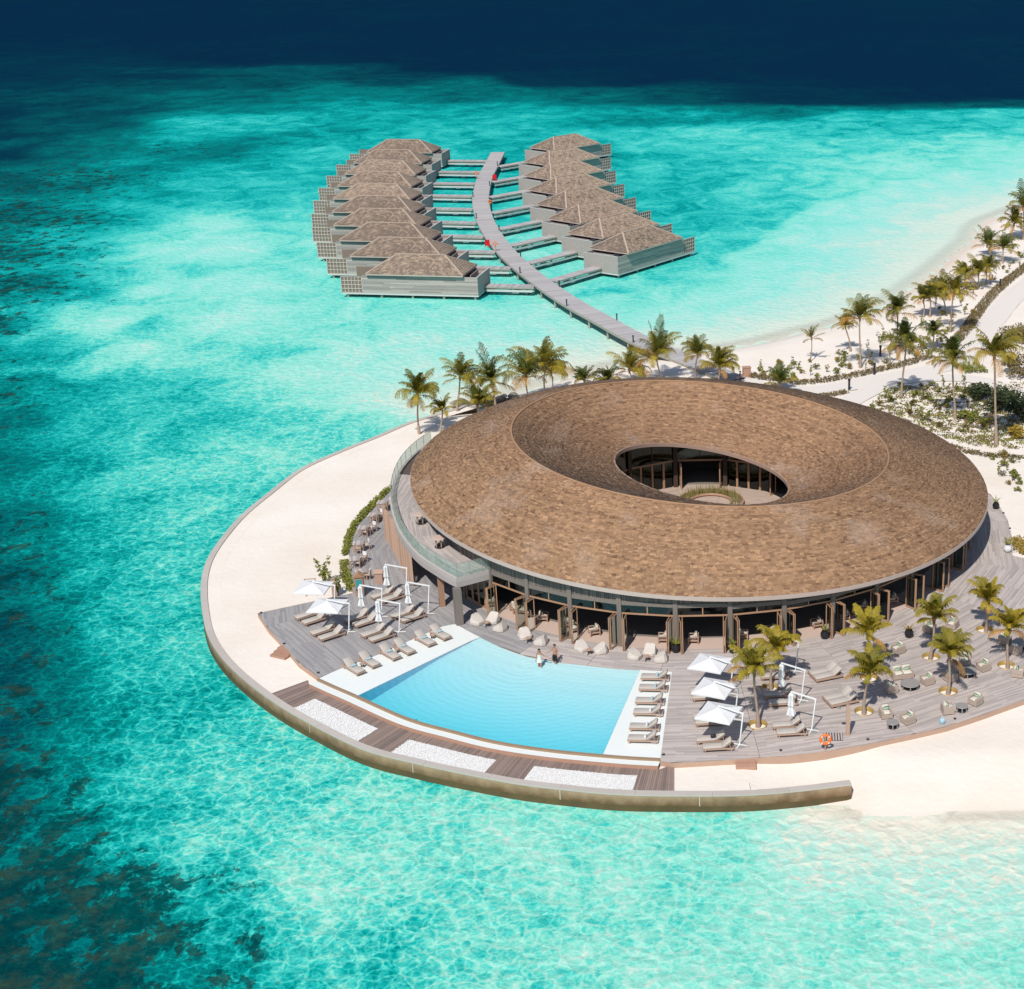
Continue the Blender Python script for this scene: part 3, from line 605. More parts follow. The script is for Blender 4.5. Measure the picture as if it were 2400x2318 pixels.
ledge([front[i] for i in range(0, fl + 1)] + [LEDGE_L1] + [back[i] for i in range(bl, -1, -1)] + list(reversed(ats(POOL_L[1:-1], WZ))), 'stone_ledge')
ledge([front[i] for i in range(fr_, 60)] + list(reversed(ats(POOL_R[1:-1], WZ))) + [back[i] for i in range(59, br - 1, -1)] , 'stone_ledge')
NB = 24; fm = MB(); F_ = smooth_curve([front[i] for i in range(fl, fr_ + 1)], NB); B_ = smooth_curve([back[i] for i in range(bl, br + 1)], NB)
rows = []
for j in range(21):                                         # floor: broad shallow steps under the beach entry, then a slope down to the weir
    u = j / 20; dz = -.03 - (.12 * round(u * 9) / 3 if u < .34 else .12 + 1.25 * (u - .34))
    rows.append([Vector((b.x + (f.x - b.x) * u, b.y + (f.y - b.y) * u, WZ + dz)) for f, b in zip(F_, B_)])
for a, b in zip(rows, rows[1:]): fm.strip(a, b, .5)
fm.build('pool_floor', K['pool_tile'], pool)
# tall tiled sides of the ledges, deep blue
for name, pts_ in (('ledge_wall', [r[0] for r in rows]), ('ledge_wall', [r[-1] for r in rows])):
    m = MB(); m.strip([Vector((p.x + (.006 if pts_[0] == rows[0][0] else -.006), p.y, p.z)) for p in pts_], [Vector((p.x + (.006 if pts_[0] == rows[0][0] else -.006), p.y, WZ + .004)) for p in pts_])
    m.build(name, K['pool_blue'], pool)
m = MB(); m.strip([rows[-1][i] + Vector((0, .02, 0)) for i in range(NB)], [Vector((p.x, p.y + .02, WZ)) for p in rows[-1]]); m.build('weir_wall', K['pool_blue'], pool)
def pool_water():
    m = bpy.data.materials.new('pool_water'); m.use_nodes = True; N = m.node_tree.nodes; L = m.node_tree.links
    t = N.new('ShaderNodeBsdfTransparent'); t.inputs[0].default_value = (.78, .97, 1.0, 1)
    d = N.new('ShaderNodeBsdfDiffuse'); d.inputs[0].default_value = (.30, .76, .88, 1)
    g = N.new('ShaderNodeBsdfGlossy'); g.inputs['Roughness'].default_value = .08
    tc = N.new('ShaderNodeTexCoord'); c = at(1240, 1600, 0)
    def wave(cx, cy_, sc):
        mp = N.new('ShaderNodeMapping'); mp.inputs['Location'].default_value = (-cx * 1, -cy_ * 1, 0); L.new(tc.outputs['Object'], mp.inputs[0])
        w = N.new('ShaderNodeTexWave'); w.wave_type = 'RINGS'; w.rings_direction = 'Z'; w.inputs['Scale'].default_value = sc; w.inputs['Distortion'].default_value = 2.2; w.inputs['Detail'].default_value = 2; w.inputs['Detail Scale'].default_value = .5; L.new(mp.outputs[0], w.inputs['Vector']); return w
    w = wave(c.x, c.y, .55); w2 = wave(BC.x, BC.y, .7)
    nz = N.new('ShaderNodeTexNoise'); nz.inputs['Scale'].default_value = 1.6; nz.inputs['Detail'].default_value = 5; L.new(tc.outputs['Object'], nz.inputs['Vector'])
    a = N.new('ShaderNodeMath'); a.operation = 'MULTIPLY_ADD'; L.new(w.outputs['Fac'], a.inputs[0]); a.inputs[1].default_value = .3; L.new(nz.outputs[0], a.inputs[2])
    a2 = N.new('ShaderNodeMath'); a2.operation = 'MULTIPLY_ADD'; L.new(w2.outputs['Fac'], a2.inputs[0]); a2.inputs[1].default_value = .12; L.new(a.outputs[0], a2.inputs[2])
    bp = N.new('ShaderNodeBump'); bp.inputs['Strength'].default_value = .42; bp.inputs['Distance'].default_value = .16; L.new(a2.outputs[0], bp.inputs['Height']); L.new(bp.outputs[0], d.inputs['Normal']); L.new(bp.outputs[0], g.inputs['Normal'])
    ta = N.new('ShaderNodeAttribute'); ta.attribute_name = 'tone'
    for tgt, ca, cb in ((t, (.95, 1, 1, 1), (.55, .93, 1, 1)), (d, (.66, .90, .92, 1), (.08, .63, .77, 1))):
        mc = N.new('ShaderNodeMix'); mc.data_type = 'RGBA'; L.new(ta.outputs['Fac'], mc.inputs[0]); mc.inputs[6].default_value = ca; mc.inputs[7].default_value = cb; L.new(mc.outputs[2], tgt.inputs[0])
    m1 = N.new('ShaderNodeMixShader'); m1.inputs[0].default_value = .36; L.new(t.outputs[0], m1.inputs[1]); L.new(d.outputs[0], m1.inputs[2])
    m2 = N.new('ShaderNodeMixShader'); m2.inputs[0].default_value = .04; L.new(m1.outputs[0], m2.inputs[1]); L.new(g.outputs[0], m2.inputs[2]); L.new(m2.outputs[0], N['Material Output'].inputs[0])
    MATS['pool_water'] = m; return m
m = MB(); m.strip([Vector((p.x, p.y, WZ)) for p in F_], [Vector((p.x, p.y, WZ)) for p in B_]); m.t = [1.0] * NB + [0.0] * NB; m.build('water_surface', pool_water(), pool)
for k, (px, py) in enumerate(((867, 1623), (925, 1596), (980, 1567), (1032, 1542))):   # round underwater lights in the ledge wall
    p = at(px, py, WZ - .35); dr = (LEDGE_L1 - LEDGE_L0).normalized(); u = (p - LEDGE_L0).dot(dr); c = LEDGE_L0 + dr * u; nn = Vector((dr.y, -dr.x, 0))
    MB().cyl((c.x + nn.x * .01, c.y + nn.y * .01, WZ - .2), (c.x + nn.x * .05, c.y + nn.y * .05, WZ - .2), .1, n=12).build('pool_light', K['white_glaze'], pool)
# weir, overflow gutter and its outer lip, stepping down to the lower walk
out1, out2, out3, out4 = offset(front, 0), offset(front, .22), offset(front, .78), offset(front, .92)
if (offset(front, 1)[30] - BC).length < (front[30] - BC).length: out2, out3, out4 = offset(front, -.22), offset(front, -.78), offset(front, -.92)
zz = lambda L_, z: [Vector((p.x, p.y, z)) for p in L_]
m = MB(); m.strip(zz(out1, WZ + .015), zz(out2, WZ + .015)); m.strip(zz(out2, WZ + .015), zz(out2, WZ - .2)); m.strip(zz(out1, WZ - 1), zz(out1, WZ + .015)); m.build('weir_edge', K['weir'], pool)
m = MB(); m.strip(zz(out2, WZ - .12), zz(out3, WZ - .10)); m.strip(zz(out3, WZ - .10), zz(out3, WZ - .04)); m.strip(zz(out3, WZ - .04), zz(out4, WZ - .04)); m.build('overflow_gutter', K['pool_ledge'], pool)
m = MB(); m.strip(zz(out4, WZ - .03), zz(out4, SAND - .2)); m.strip(zz(offset(out4, 0), WZ - .03), zz(out4, WZ - .03)); m.build('gutter_fascia', K['step_wood'], pool)

# ------------------------------------------------------------------ lower walk with pebble beds
walk = bpy.data.objects.new('boardwalk_terrace', None); COL.objects.link(walk); walk['kind'] = 'structure'
# inner line follows the gutter, outer line the sea wall
i0 = min(range(len(wall_in)), key=lambda i: (wall_in[i] - at(640, 1626, WALLTOP)).length); i1 = min(range(len(wall_in)), key=lambda i: (wall_in[i] - at(1571, 1855, WALLTOP)).length)
outer = smooth_curve(wall_in[i0:i1 + 1], 400); inn_end = [at(722, 1596, SAND)] + out4 + [at(1580, 1792, SAND)]
inner = smooth_curve([Vector((p.x, p.y, 0)) for p in inn_end], 400)
WKZ = SAND + .07
def bedpos(px, py): q = at(px, py, WKZ); return min(range(400), key=lambda i: (Vector((inner[i].x, inner[i].y, 0)).lerp(Vector((outer[i].x, outer[i].y, 0)), .6) - Vector((q.x, q.y, 0))).length)
BEDS = [((712, 1648), (872, 1716)), ((938, 1748), (1153, 1793)), ((1240, 1812), (1489, 1830))]
beds = [(bedpos(*a), bedpos(*b)) for a, b in BEDS]
L_in = sum((inner[i + 1] - inner[i]).length for i in range(399)); npl = int(L_in / .135); m = MB()
def lerp_at(c, f): x = f * 399; i = min(398, int(x)); return c[i].lerp(c[i + 1], x - i)
for k in range(npl):
    f0, f1 = (k + .04) / npl, (k + .96) / npl; mid_ = (k + .5) / npl * 399
    a0, a1, b0, b1 = lerp_at(inner, f0), lerp_at(inner, f1), lerp_at(outer, f0), lerp_at(outer, f1)
    w = .30 if any(x <= mid_ <= y for x, y in beds) else .995; t = random.uniform(.1, .9); z = WKZ + random.uniform(-.004, .004)
    p = [a0, a1, a1.lerp(b1, w), a0.lerp(b0, w)]; vs = [(q.x, q.y, z - .05) for q in p] + [(q.x, q.y, z) for q in p]
    m.add(vs, [(4, 5, 6, 7), (4, 5, 1, 0), (5, 6, 2, 1), (6, 7, 3, 2), (7, 4, 0, 3)], t)
m.build('walk_boards', K['path_wood'], walk, kind='stuff')
for x, y in beds:
    idx = list(range(x, y + 1)); A = [inner[i].lerp(outer[i], .31) for i in idx]; B = [inner[i].lerp(outer[i], .985) for i in idx]
    bd = bpy.data.objects.new('pebble_bed', None); COL.objects.link(bd); bd['kind'] = 'structure'
    MB().strip(zz(A, WKZ - .03), zz(B, WKZ - .03)).build('bed_base', K['pebble_bed'], bd)
    pm = MB(); Ar = sum((A[i + 1] - A[i]).length * (A[i] - B[i]).length for i in range(len(A) - 1))
    for q in range(int(Ar * 120)):
        f = random.random() * (len(A) - 1.001); i = int(f); p = A[i].lerp(A[i + 1], f - i).lerp(B[i].lerp(B[i + 1], f - i), random.uniform(.01, .99)); r = random.uniform(.03, .06); z = WKZ - .015 + random.random() * .02
        a = random.random() * 6.28; ca, sa = math.cos(a), math.sin(a)
        vs = [(p.x + r * ca, p.y + r * sa, z), (p.x - r * .8 * sa, p.y + r * .8 * ca, z), (p.x - r * ca, p.y - r * sa, z), (p.x + r * .8 * sa, p.y - r * .8 * ca, z), (p.x, p.y, z + r * .6)]
        pm.add(vs, [(0, 1, 4), (1, 2, 4), (2, 3, 4), (3, 0, 4)], random.random(), True)
    pm.build('pebbles', K['pebble'], bd, kind='stuff')

# ------------------------------------------------------------------ pavilion with the ring roof
RC = Vector((-5.75, 126.0, 0))
RE, RCR, RH = 24.8, 16.2, 7.55
def ring_z(r, dx, dy):
    """height of eave, crest and hole planes"""
    return {'e': 6.70 - .051 * dx + .027 * dy, 'c': 9.8 - .09 * dx, 'h': 6.5 - .19 * dx - .04 * dy}[r]
def roof_pt(th, u, side):
    """u 0 at the lower edge, 1 at the crest; side 'out' or 'in'"""
    c, s = np.cos(th), np.sin(th)
    r0 = RE if side == 'out' else RH; r = r0 + (RCR - r0) * u
    e = 'e' if side == 'out' else 'h'
    z0 = ring_z(e, r0 * c, r0 * s); z1 = ring_z('c', RCR * c, RCR * s)
    f = 1 - (1 - u) ** 1.45 if side == 'out' else u ** 1.25
    return np.stack([RC.x + r * c, RC.y + r * s, z0 + (z1 - z0) * f], -1)
pav = thing('pavilion', 'big round pavilion with a ring shaped shingle roof and open centre beside the pool', 'building', (0, 0, 0))
NT = 180; th = np.linspace(0, 2 * np.pi, NT, endpoint=False)
rb = MB()
def ring_strip(mb, A, B, tone=.5): mb.strip(A, B, tone, True, closed=True)
prof = [roof_pt(th, u, 'out') for u in np.linspace(0, 1, 12)] + [roof_pt(th, u, 'in') for u in np.linspace(1, 0, 12)]
for a, b in zip(prof, prof[1:]): ring_strip(rb, a, b)
roof = rb.build('roof', K['roof_base'], pav)
def ring_at(rad, plane, dz, rr=None):
    c, s = np.cos(th), np.sin(th); q = rr or rad
    return np.stack([RC.x + rad * c, RC.y + rad * s, ring_z(plane, q * c, q * s) + dz], -1)
fb = MB(); a, b, c_, d_ = ring_at(RE + .03, 'e', .03, RE), ring_at(RE + .03, 'e', -.30, RE), ring_at(RE - .25, 'e', -.30, RE), ring_at(RE - .25, 'e', .0, RE)
ring_strip(fb, b, a); ring_strip(fb, c_, b); ring_strip(fb, a, d_); fb.build('eave_fascia', K['fascia'], roof)
fb = MB(); a, b, c_ = ring_at(RH - .03, 'h', .04, RH), ring_at(RH - .03, 'h', -.28, RH), ring_at(RH + .3, 'h', -.28, RH)
ring_strip(fb, a, b); ring_strip(fb, b, c_); ring_strip(fb, ring_at(RH + .12, 'h', .05, RH), a); fb.build('rim_fascia', K['rim_wood'], roof)
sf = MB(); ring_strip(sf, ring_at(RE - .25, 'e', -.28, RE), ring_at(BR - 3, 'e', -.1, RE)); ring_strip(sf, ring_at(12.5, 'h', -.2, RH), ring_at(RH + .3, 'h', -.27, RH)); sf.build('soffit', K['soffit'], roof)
cr_ = MB(); q = roof_pt(th, 1.0, 'out'); N0 = 6; vs = []
for p, t in zip(q, th):
    for i in range(N0): w = 2 * math.pi * i / N0; vs.append((p[0] + .10 * math.cos(w) * math.cos(t), p[1] + .10 * math.cos(w) * math.sin(t), p[2] + .03 + .07 * math.sin(w)))
cr_.add(vs, [(k * N0 + i, k * N0 + (i + 1) % N0, ((k + 1) % NT) * N0 + (i + 1) % N0, ((k + 1) % NT) * N0 + i) for k in range(NT) for i in range(N0)], .25, True); cr_.build('crest_cap', K['shingle'], roof)
def shingle_mesh(name, parts, mat_, parent):
    """parts: list of (V[n,6,3], tone[n]); one joined mesh of loose shingles"""
    V = np.concatenate([p[0] for p in parts]); T = np.concatenate([p[1] for p in parts]); n_ = len(V)
    me = bpy.data.meshes.new(name); me.vertices.add(n_ * 6); me.vertices.foreach_set('co', V.astype(np.float32).ravel())
    base = (np.arange(n_) * 6)[:, None]; q = np.concatenate([base + np.array([0, 1, 2, 3]), base + np.array([4, 5, 1, 0])], 1).reshape(-1, 4)
    me.loops.add(q.size); me.loops.foreach_set('vertex_index', q.ravel().astype(np.int32)); me.polygons.add(len(q))
    me.polygons.foreach_set('loop_start', np.arange(0, q.size, 4, dtype=np.int32)); me.polygons.foreach_set('loop_total', np.full(len(q), 4, np.int32)); me.update(calc_edges=True)
    a = me.attributes.new('tone', 'FLOAT', 'POINT'); a.data.foreach_set('value', np.repeat(T, 6).astype(np.float32))
    o = bpy.data.objects.new(name, me); me.materials.append(mat_); COL.objects.link(o); o['kind'] = 'stuff'
    if parent: o.parent = parent
    return o
rng = np.random.RandomState(5)
def roof_shingles(side, pitch=.15, w=.34):
    uu = np.linspace(0, 1, 60); L_ = np.concatenate([[0], np.cumsum(np.linalg.norm(np.diff(roof_pt(np.full(60, 4.7), uu, side), axis=0), axis=1))]); out = []
    rows_ = int(L_[-1] / pitch)
    for k in range(rows_):
        ro_ = rng.normal(0, .065); s0 = k * pitch; u0 = np.interp(s0, L_, uu); r = (RE + (RCR - RE) * u0) if side == 'out' else (RH + (RCR - RH) * u0)
        n_ = int(2 * np.pi * r / w); edges = np.sort((np.arange(n_) + rng.uniform(-.3, .3, n_)) / n_ * 2 * np.pi + rng.rand() * 6.28)
        t0 = edges + .012 / r; t1 = np.append(edges[1:], edges[0] + 2 * np.pi) - .012 / r
        j = rng.uniform(-.03, .03, n_); ul = np.interp(np.clip(s0 + j - .02, 0, None), L_, uu); uh = np.interp(np.minimum(s0 + j + pitch + .12, L_[-1]), L_, uu)
        lift = rng.uniform(.02, .07, n_); up = np.zeros((n_, 3)); up[:, 2] = lift
        LL, LR, UR, UL = roof_pt(t0, ul, side), roof_pt(t1, ul, side), roof_pt(t1, uh, side), roof_pt(t0, uh, side); zb = np.array([0, 0, -.01])
        up2 = np.zeros((n_, 3)); up2[:, 2] = .012; sk = np.zeros((n_, 3)); sk[:, 2] = rng.uniform(-.012, .012, n_)
        V = np.stack([LL + up + sk, LR + up - sk, UR + up2, UL + up2, LL + zb, LR + zb], 1)
        if side == 'in': V = V[:, [1, 0, 3, 2, 5, 4]]
        out.append((V, np.clip(rng.normal(.5 + ro_, .17, n_), 0, 1)))
    return out
shingle_mesh('shingles', roof_shingles('out') + roof_shingles('in'), K['shingle'], roof)

def fpt(ang, r, z): return Vector((BC.x + r * math.cos(ang), BC.y + r * math.sin(ang), z))
def eave_z(x, y): return 6.70 - .051 * (x - RC.x) + .027 * (y - RC.y)
COLS = [(1244, 1470), (1347, 1491), (1460, 1506), (1586, 1516), (1712, 1520), (1836, 1504), (1948, 1482), (2048, 1451), (2130, 1416), (2190, 1376), (2236, 1328)]
ang = []
for x, y in COLS: p = at(x, y, DECK) - Vector((BC.x, BC.y, DECK)); ang.append(math.atan2(p.y, p.x))
d0 = ang[1] - ang[0]; ang = [ang[0] - 3 * .18, ang[0] - 2 * .18, ang[0] - .18] + ang + [ang[-1] + .2 * k for k in range(1, 4)]
TB = DECK + 2.62
inner_ring = MB(); m1 = 90; tt = [2 * math.pi * i / m1 for i in range(m1)]
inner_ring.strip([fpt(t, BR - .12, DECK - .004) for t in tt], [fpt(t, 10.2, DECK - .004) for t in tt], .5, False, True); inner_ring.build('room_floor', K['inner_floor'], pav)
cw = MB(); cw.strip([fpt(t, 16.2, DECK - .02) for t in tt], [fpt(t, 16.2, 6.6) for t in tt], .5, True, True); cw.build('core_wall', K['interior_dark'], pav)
# blind wall round the back
a_s, a_e = ang[-1], ang[0] + 2 * math.pi
bw = MB(); tb = [a_s + (a_e - a_s) * i / 40 for i in range(41)]
bw.strip([fpt(t, BR - .05, DECK - .02) for t in tb], [fpt(t, BR - .05, eave_z(*fpt(t, BR, 0)[:2]) - .22) for t in tb], .5, True); bw.build('back_wall', K['grey_timber'], pav)
for i, a in enumerate(ang):                                  # round-cornered posts from deck to eave
    p = fpt(a, BR, 0); top = eave_z(p.x, p.y) - .22; w = .34
    MB().box((p.x, p.y, (DECK + top) / 2), (w, w, top - DECK), a).build('post', K['grey_timber'], pav)
fold = {2: (1, 1), 3: (1, 1), 4: (1, 1), 5: (1, 1), 6: (1, 1), 7: (1, 1), 8: (1, 1), 9: (1, 1), 10: (1, 1), 11: (1, 1), 12: (1, 1)}
for i in range(len(ang) - 1):
    a0, a1 = ang[i], ang[i + 1]; e = .17 / BR; a0 += e; a1 -= e; A, B = fpt(a0, BR, 0), fpt(a1, BR, 0); dv = B - A; wd = dv.length; rz = math.atan2(dv.y, dv.x); c = (A + B) / 2
    top = min(eave_z(A.x, A.y), eave_z(B.x, B.y)) - .24; topA, topB = eave_z(A.x, A.y) - .24, eave_z(B.x, B.y) - .24
    MB().box((c.x, c.y, TB + .06), (wd, .14, .12), rz).build('door_head_beam', K['teak'], pav)
    tz = min(.62, max(.25, top - TB - .9)); z0 = TB + .12
    for h in (0, 1):
        pc = A + dv * (.25 + .5 * h); MB().box((pc.x, pc.y, z0 + tz / 2), (wd / 2 - .05, .02, tz), rz).build('transom_pane', K['dark_glass'], pav)
    MB().box((c.x, c.y, z0 + tz / 2), (.08, .1, tz), rz).build('mullion', K['teak'], pav)
    z1 = z0 + tz; MB().box((c.x, c.y, z1 + .15), (wd, .22, .3), rz).build('lintel', K['grey_timber'], pav)
    sl = MB(); ns = int(wd / .16)                             # upright boards below the eave
    for k in range(ns):
        q = A + dv * ((k + .5) / ns); tq = topA + (topB - topA) * (k + .5) / ns
        if tq - z1 - .3 > .06: sl.box((q.x, q.y, (z1 + .3 + tq) / 2), (wd / ns - .03, .05 + .03 * (k % 2), tq - z1 - .3), rz, random.random())
    if sl.v: sl.build('upper_boards', K['grey_timber'], pav, kind='stuff')
    nrm = Vector((math.cos((a0 + a1) / 2), math.sin((a0 + a1) / 2), 0))
    m = MB(); P4 = [A + nrm * .1, B + nrm * .1, B - nrm * 1.7, A - nrm * 1.7]; m.prism([(p.x, p.y) for p in P4], DECK - .03, DECK + .012); m.build('threshold', K['threshold'], pav)
    if i in fold or i in (13,):
        for end, sg in ((A, 1), (B, -1)):
            for leaf in (0, 1):
                base_ = end + dv.normalized() * sg * (.05 + .26 * leaf); tip = base_ + nrm * .92 + dv.normalized() * sg * (.16 - .14 * leaf); z_a, z_b = DECK + .03, TB - .02; up = Vector((0, 0, 1)); fr = MB()
                for s_, e_ in ((base_ + up * z_a, base_ + up * z_b), (tip + up * z_a, tip + up * z_b)): fr.bar(s_, e_, .07, .06)
                fr.bar(base_ + up * (z_b - .05), tip + up * (z_b - .05), .05, .08); fr.bar(base_ + up * (z_a + .06), tip + up * (z_a + .06), .05, .12)
                dr_ = fr.build('door_leaf', K['teak'], pav)
                b2, t2 = base_.lerp(tip, .08), base_.lerp(tip, .92); MB().add([b2 + up * (z_a + .16), t2 + up * (z_a + .16), t2 + up * (z_b - .1), b2 + up * (z_b - .1)], [(0, 1, 2, 3)]).build('pane', K['door_glass'], dr_)
    if i < 2:                                                 # glazed doors standing shut under the terrace
        for h in range(4):
            q = A + dv * ((h + .5) / 4); fr = MB(); w = wd / 4 - .03; d = dv.normalized(); up = Vector((0, 0, 1))
            for sg in (-1, 1): fr.bar(q + d * (sg * (w / 2 - .05)) + up * DECK, q + d * (sg * (w / 2 - .05)) + up * TB, .08, .1)
            fr.bar(q - d * (w / 2) + up * (TB - .05), q + d * (w / 2) + up * (TB - .05), .08, .1); fr.bar(q - d * (w / 2) + up * (DECK + .1), q + d * (w / 2) + up * (DECK + .1), .08, .2)
            dr_ = fr.build('door_leaf', K['teak'], pav); b2, t2 = q - d * (w / 2 - .1), q + d * (w / 2 - .1)
            MB().add([b2 + up * (DECK + .2), t2 + up * (DECK + .2), t2 + up * (TB - .1), b2 + up * (TB - .1)], [(0, 1, 2, 3)]).build('pane', K['dark_glass'], dr_)

# inner court under the open eye of the roof
IR = 10.6; ic = Vector((-5.75, 125.6, 0))
def ipt(a, r, z): return Vector((ic.x + r * math.cos(a), ic.y + r * math.sin(a), z))
cf = MB(); NS = 14; st = math.pi / 2 + .06
for k in range(NS):
    a = st + 2 * math.pi * k / NS; h = math.tan(math.pi / NS); deck_rows(cf, [(ipt(2 * math.pi * i / 48, IR + .3, 0).x, ipt(2 * math.pi * i / 48, IR + .3, 0).y) for i in range(48)], (ic.x, ic.y), a, 2.2, IR + .3, .16, DECK + .006, .03, clip=lambda off: (-off * h + .01, off * h - .01), seg=(2, 5), tone=(.0, .45))
mat('court_wood', (.50, .385, .315), (.32, .25, .21), rough=.8, noise=.5, amt=.25); cf.build('court_boards', MATS['court_wood'], pav, kind='stuff')
for k in range(NS):
    a = st + 2 * math.pi * (k + .5) / NS; p = ipt(a, IR, 0); tz = 6.3 - .19 * (p.x - RC.x) - .04 * (p.y - RC.y)
    MB().box((p.x, p.y, (DECK + tz) / 2), (.38, .38, tz - DECK), a).build('court_post', K['dark_timber'], pav)
    a1 = a + 2 * math.pi / NS; A, B = ipt(a + .02, IR, 0), ipt(a1 - .02, IR, 0); dv = B - A; c = (A + B) / 2; rz = math.atan2(dv.y, dv.x); wd = dv.length
    MB().box((c.x, c.y, TB), (wd, .14, .16), rz).build('court_beam', K['teak'], pav)
    MB().box((c.x, c.y, (TB + .1 + tz) / 2), (wd, .03, tz - TB - .1), rz).build('court_transom', K['dark_glass'], pav)
    MB().box((c.x, c.y, (TB + .1 + tz) / 2), (.07, .1, tz - TB - .1), rz).build('mullion', K['dark_timber'], pav)
    nrm = Vector((-math.cos((a + a1) / 2), -math.sin((a + a1) / 2), 0)); d = dv.normalized(); up = Vector((0, 0, 1))
    if k % 3 == 0:
        for h in (-.27, 0, .27):
            q = c + d * (h * wd); MB().box((q.x, q.y, (DECK + TB) / 2), (.2, .1, TB - DECK), rz).build('door_stile', K['teak'], pav)
        for h in (-.38, -.13, .13, .38):
            q = c + d * (h * wd); MB().box((q.x, q.y, (DECK + TB) / 2), (wd * .18, .015, TB - DECK - .1), rz).build('pane', K['dark_glass'], pav)
    else:
        for end, sg in ((A, 1), (B, -1)):
            base_ = end + d * (sg * .25); tip = base_ + nrm * .75 + d * (sg * .1); fr = MB()
            for q in (base_, tip): fr.bar(q + up * (DECK + .02), q + up * (TB - .08), .1, .08)
            fr.bar(base_ + up * (TB - .12), tip + up * (TB - .12), .07, .1); fr.bar(base_ + up * (DECK + .1), tip + up * (DECK + .1), .07, .16); dr_ = fr.build('door_leaf', K['teak'], pav)
            MB().add([base_ + up * (DECK + .15), tip + up * (DECK + .15), tip + up * (TB - .15), base_ + up * (TB - .15)], [(0, 1, 2, 3)]).build('pane', K['door_glass'], dr_)
pl = MB(); pc = at(1665, 1181, DECK); n = 40
for r0, r1, z0, z1 in ((3.1, 3.1, 0, .35), (3.1, 2.95, .35, .35), (2.95, 2.95, .35, .1)):
    pl.strip([Vector((pc.x + r0 * math.cos(6.2832 * i / n), pc.y + r0 * math.sin(6.2832 * i / n), DECK + z0)) for i in range(n)], [Vector((pc.x + r1 * math.cos(6.2832 * i / n), pc.y + r1 * math.sin(6.2832 * i / n), DECK + z1)) for i in range(n)], .5, True, True)
bed = thing('court_planter', 'round planter of tall pale grass in the open centre of the pavilion', 'planter', (0, 0, 0)); pl.build('planter_wall', K['teak'], bed)
gr = MB()
for k in range(650):
    a = random.gauss(1.6, 1.1); r = random.uniform(2.0, 2.9); x, y = pc.x + r * math.cos(a), pc.y + r * math.sin(a); h = random.uniform(.3, 1.15); t = random.random() * 6.28; dx, dy = .03 * math.cos(t), .03 * math.sin(t); lx, ly = random.uniform(-.15, .15), random.uniform(-.15, .15)
    gr.add([(x - dx, y - dy, DECK + .1), (x + dx, y + dy, DECK + .1), (x + lx, y + ly, DECK + .1 + h)], [(0, 1, 2)], random.random())
gr.build('grass', K['grass'], bed, kind='stuff')
MB().lathe([(2.0, .0), (2.0, .3), (1.9, .3), (1.9, .12)], 36, (pc.x, pc.y, DECK), capt=False).build('inner_ring', K['teak'], bed)

# upper terrace on the left, glass balustrade
TER = [(1069, 1356), (1045, 1343), (1022, 1329), (982, 1302), (953, 1271), (931, 1235), (919, 1199), (915, 1170), (920, 1140), (933, 1108), (953, 1081), (980, 1056), (1010, 1036)]
te = smooth_curve(ats(TER, UP), 60); tr_end = at(1158, 1333, UP)
inn = []
aA = math.atan2(tr_end.y - BC.y, tr_end.x - BC.x); aB = math.atan2(te[-1].y - BC.y, te[-1].x - BC.x)
aA = aA % (2 * math.pi); aB = aB % (2 * math.pi)
for k in range(31): t = aB + (aA - aB) * k / 30; inn.append(fpt(t, BR - .3, UP))
poly = [(p.x, p.y) for p in te] + [(p.x, p.y) for p in inn] + [(tr_end.x, tr_end.y)]
ter = pav
m = MB(); tri = mathutils.geometry.tessellate_polygon([[Vector((p[0], p[1], 0)) for p in poly]]); m.add([(p[0], p[1], UP - .7) for p in poly], list(tri)); m.add([(p[0], p[1], UP - .05) for p in poly], list(tri))
edge = [tr_end] + te
tslab = m.build('terrace_slab', K['soffit'], pav)
m = MB()
E1 = [Vector((p.x, p.y, UP + .03)) for p in edge]; E0 = [Vector((p.x, p.y, UP - .78)) for p in edge]; cc = Vector((BC.x, BC.y, 0)); E2 = [p + (Vector((cc.x, cc.y, p.z)) - p).normalized() * .22 for p in E1]
zmid = [Vector((p.x, p.y, UP - .36)) for p in edge]; zm2 = [p + (p - Vector((cc.x, cc.y, p.z))).normalized() * .03 for p in zmid]; E1o = [p + (p - Vector((cc.x, cc.y, p.z))).normalized() * .03 for p in E1]
m.strip(E0, zmid, .6); m.strip(zmid, zm2, .6); m.strip(zm2, E1o, .4); m.strip(E1o, E2, .3); m.build('terrace_fascia', K['deck_wood'], pav)
tb_ = MB()
for a0, a1 in ((-190, -172), (-172, -156), (-156, -140), (-140, -122), (-122, -100)):
    h = math.tan(R((a1 - a0) / 2)); deck_rows(tb_, poly, (BC.x, BC.y), R((a0 + a1) / 2 + 0), 20, 34, .15, UP + .01, .04, clip=lambda off: (-off * h + .01, off * h - .01), hole=BR - .1)
tb_.build('terrace_boards', K['deck_wood'], pav, kind='stuff')
seg = smooth_curve([p for p in te], 24); pan = [(tr_end.lerp(te[0], k / 3), tr_end.lerp(te[0], (k + 1) / 3)) for k in range(3)] + list(zip(seg, seg[1:]))
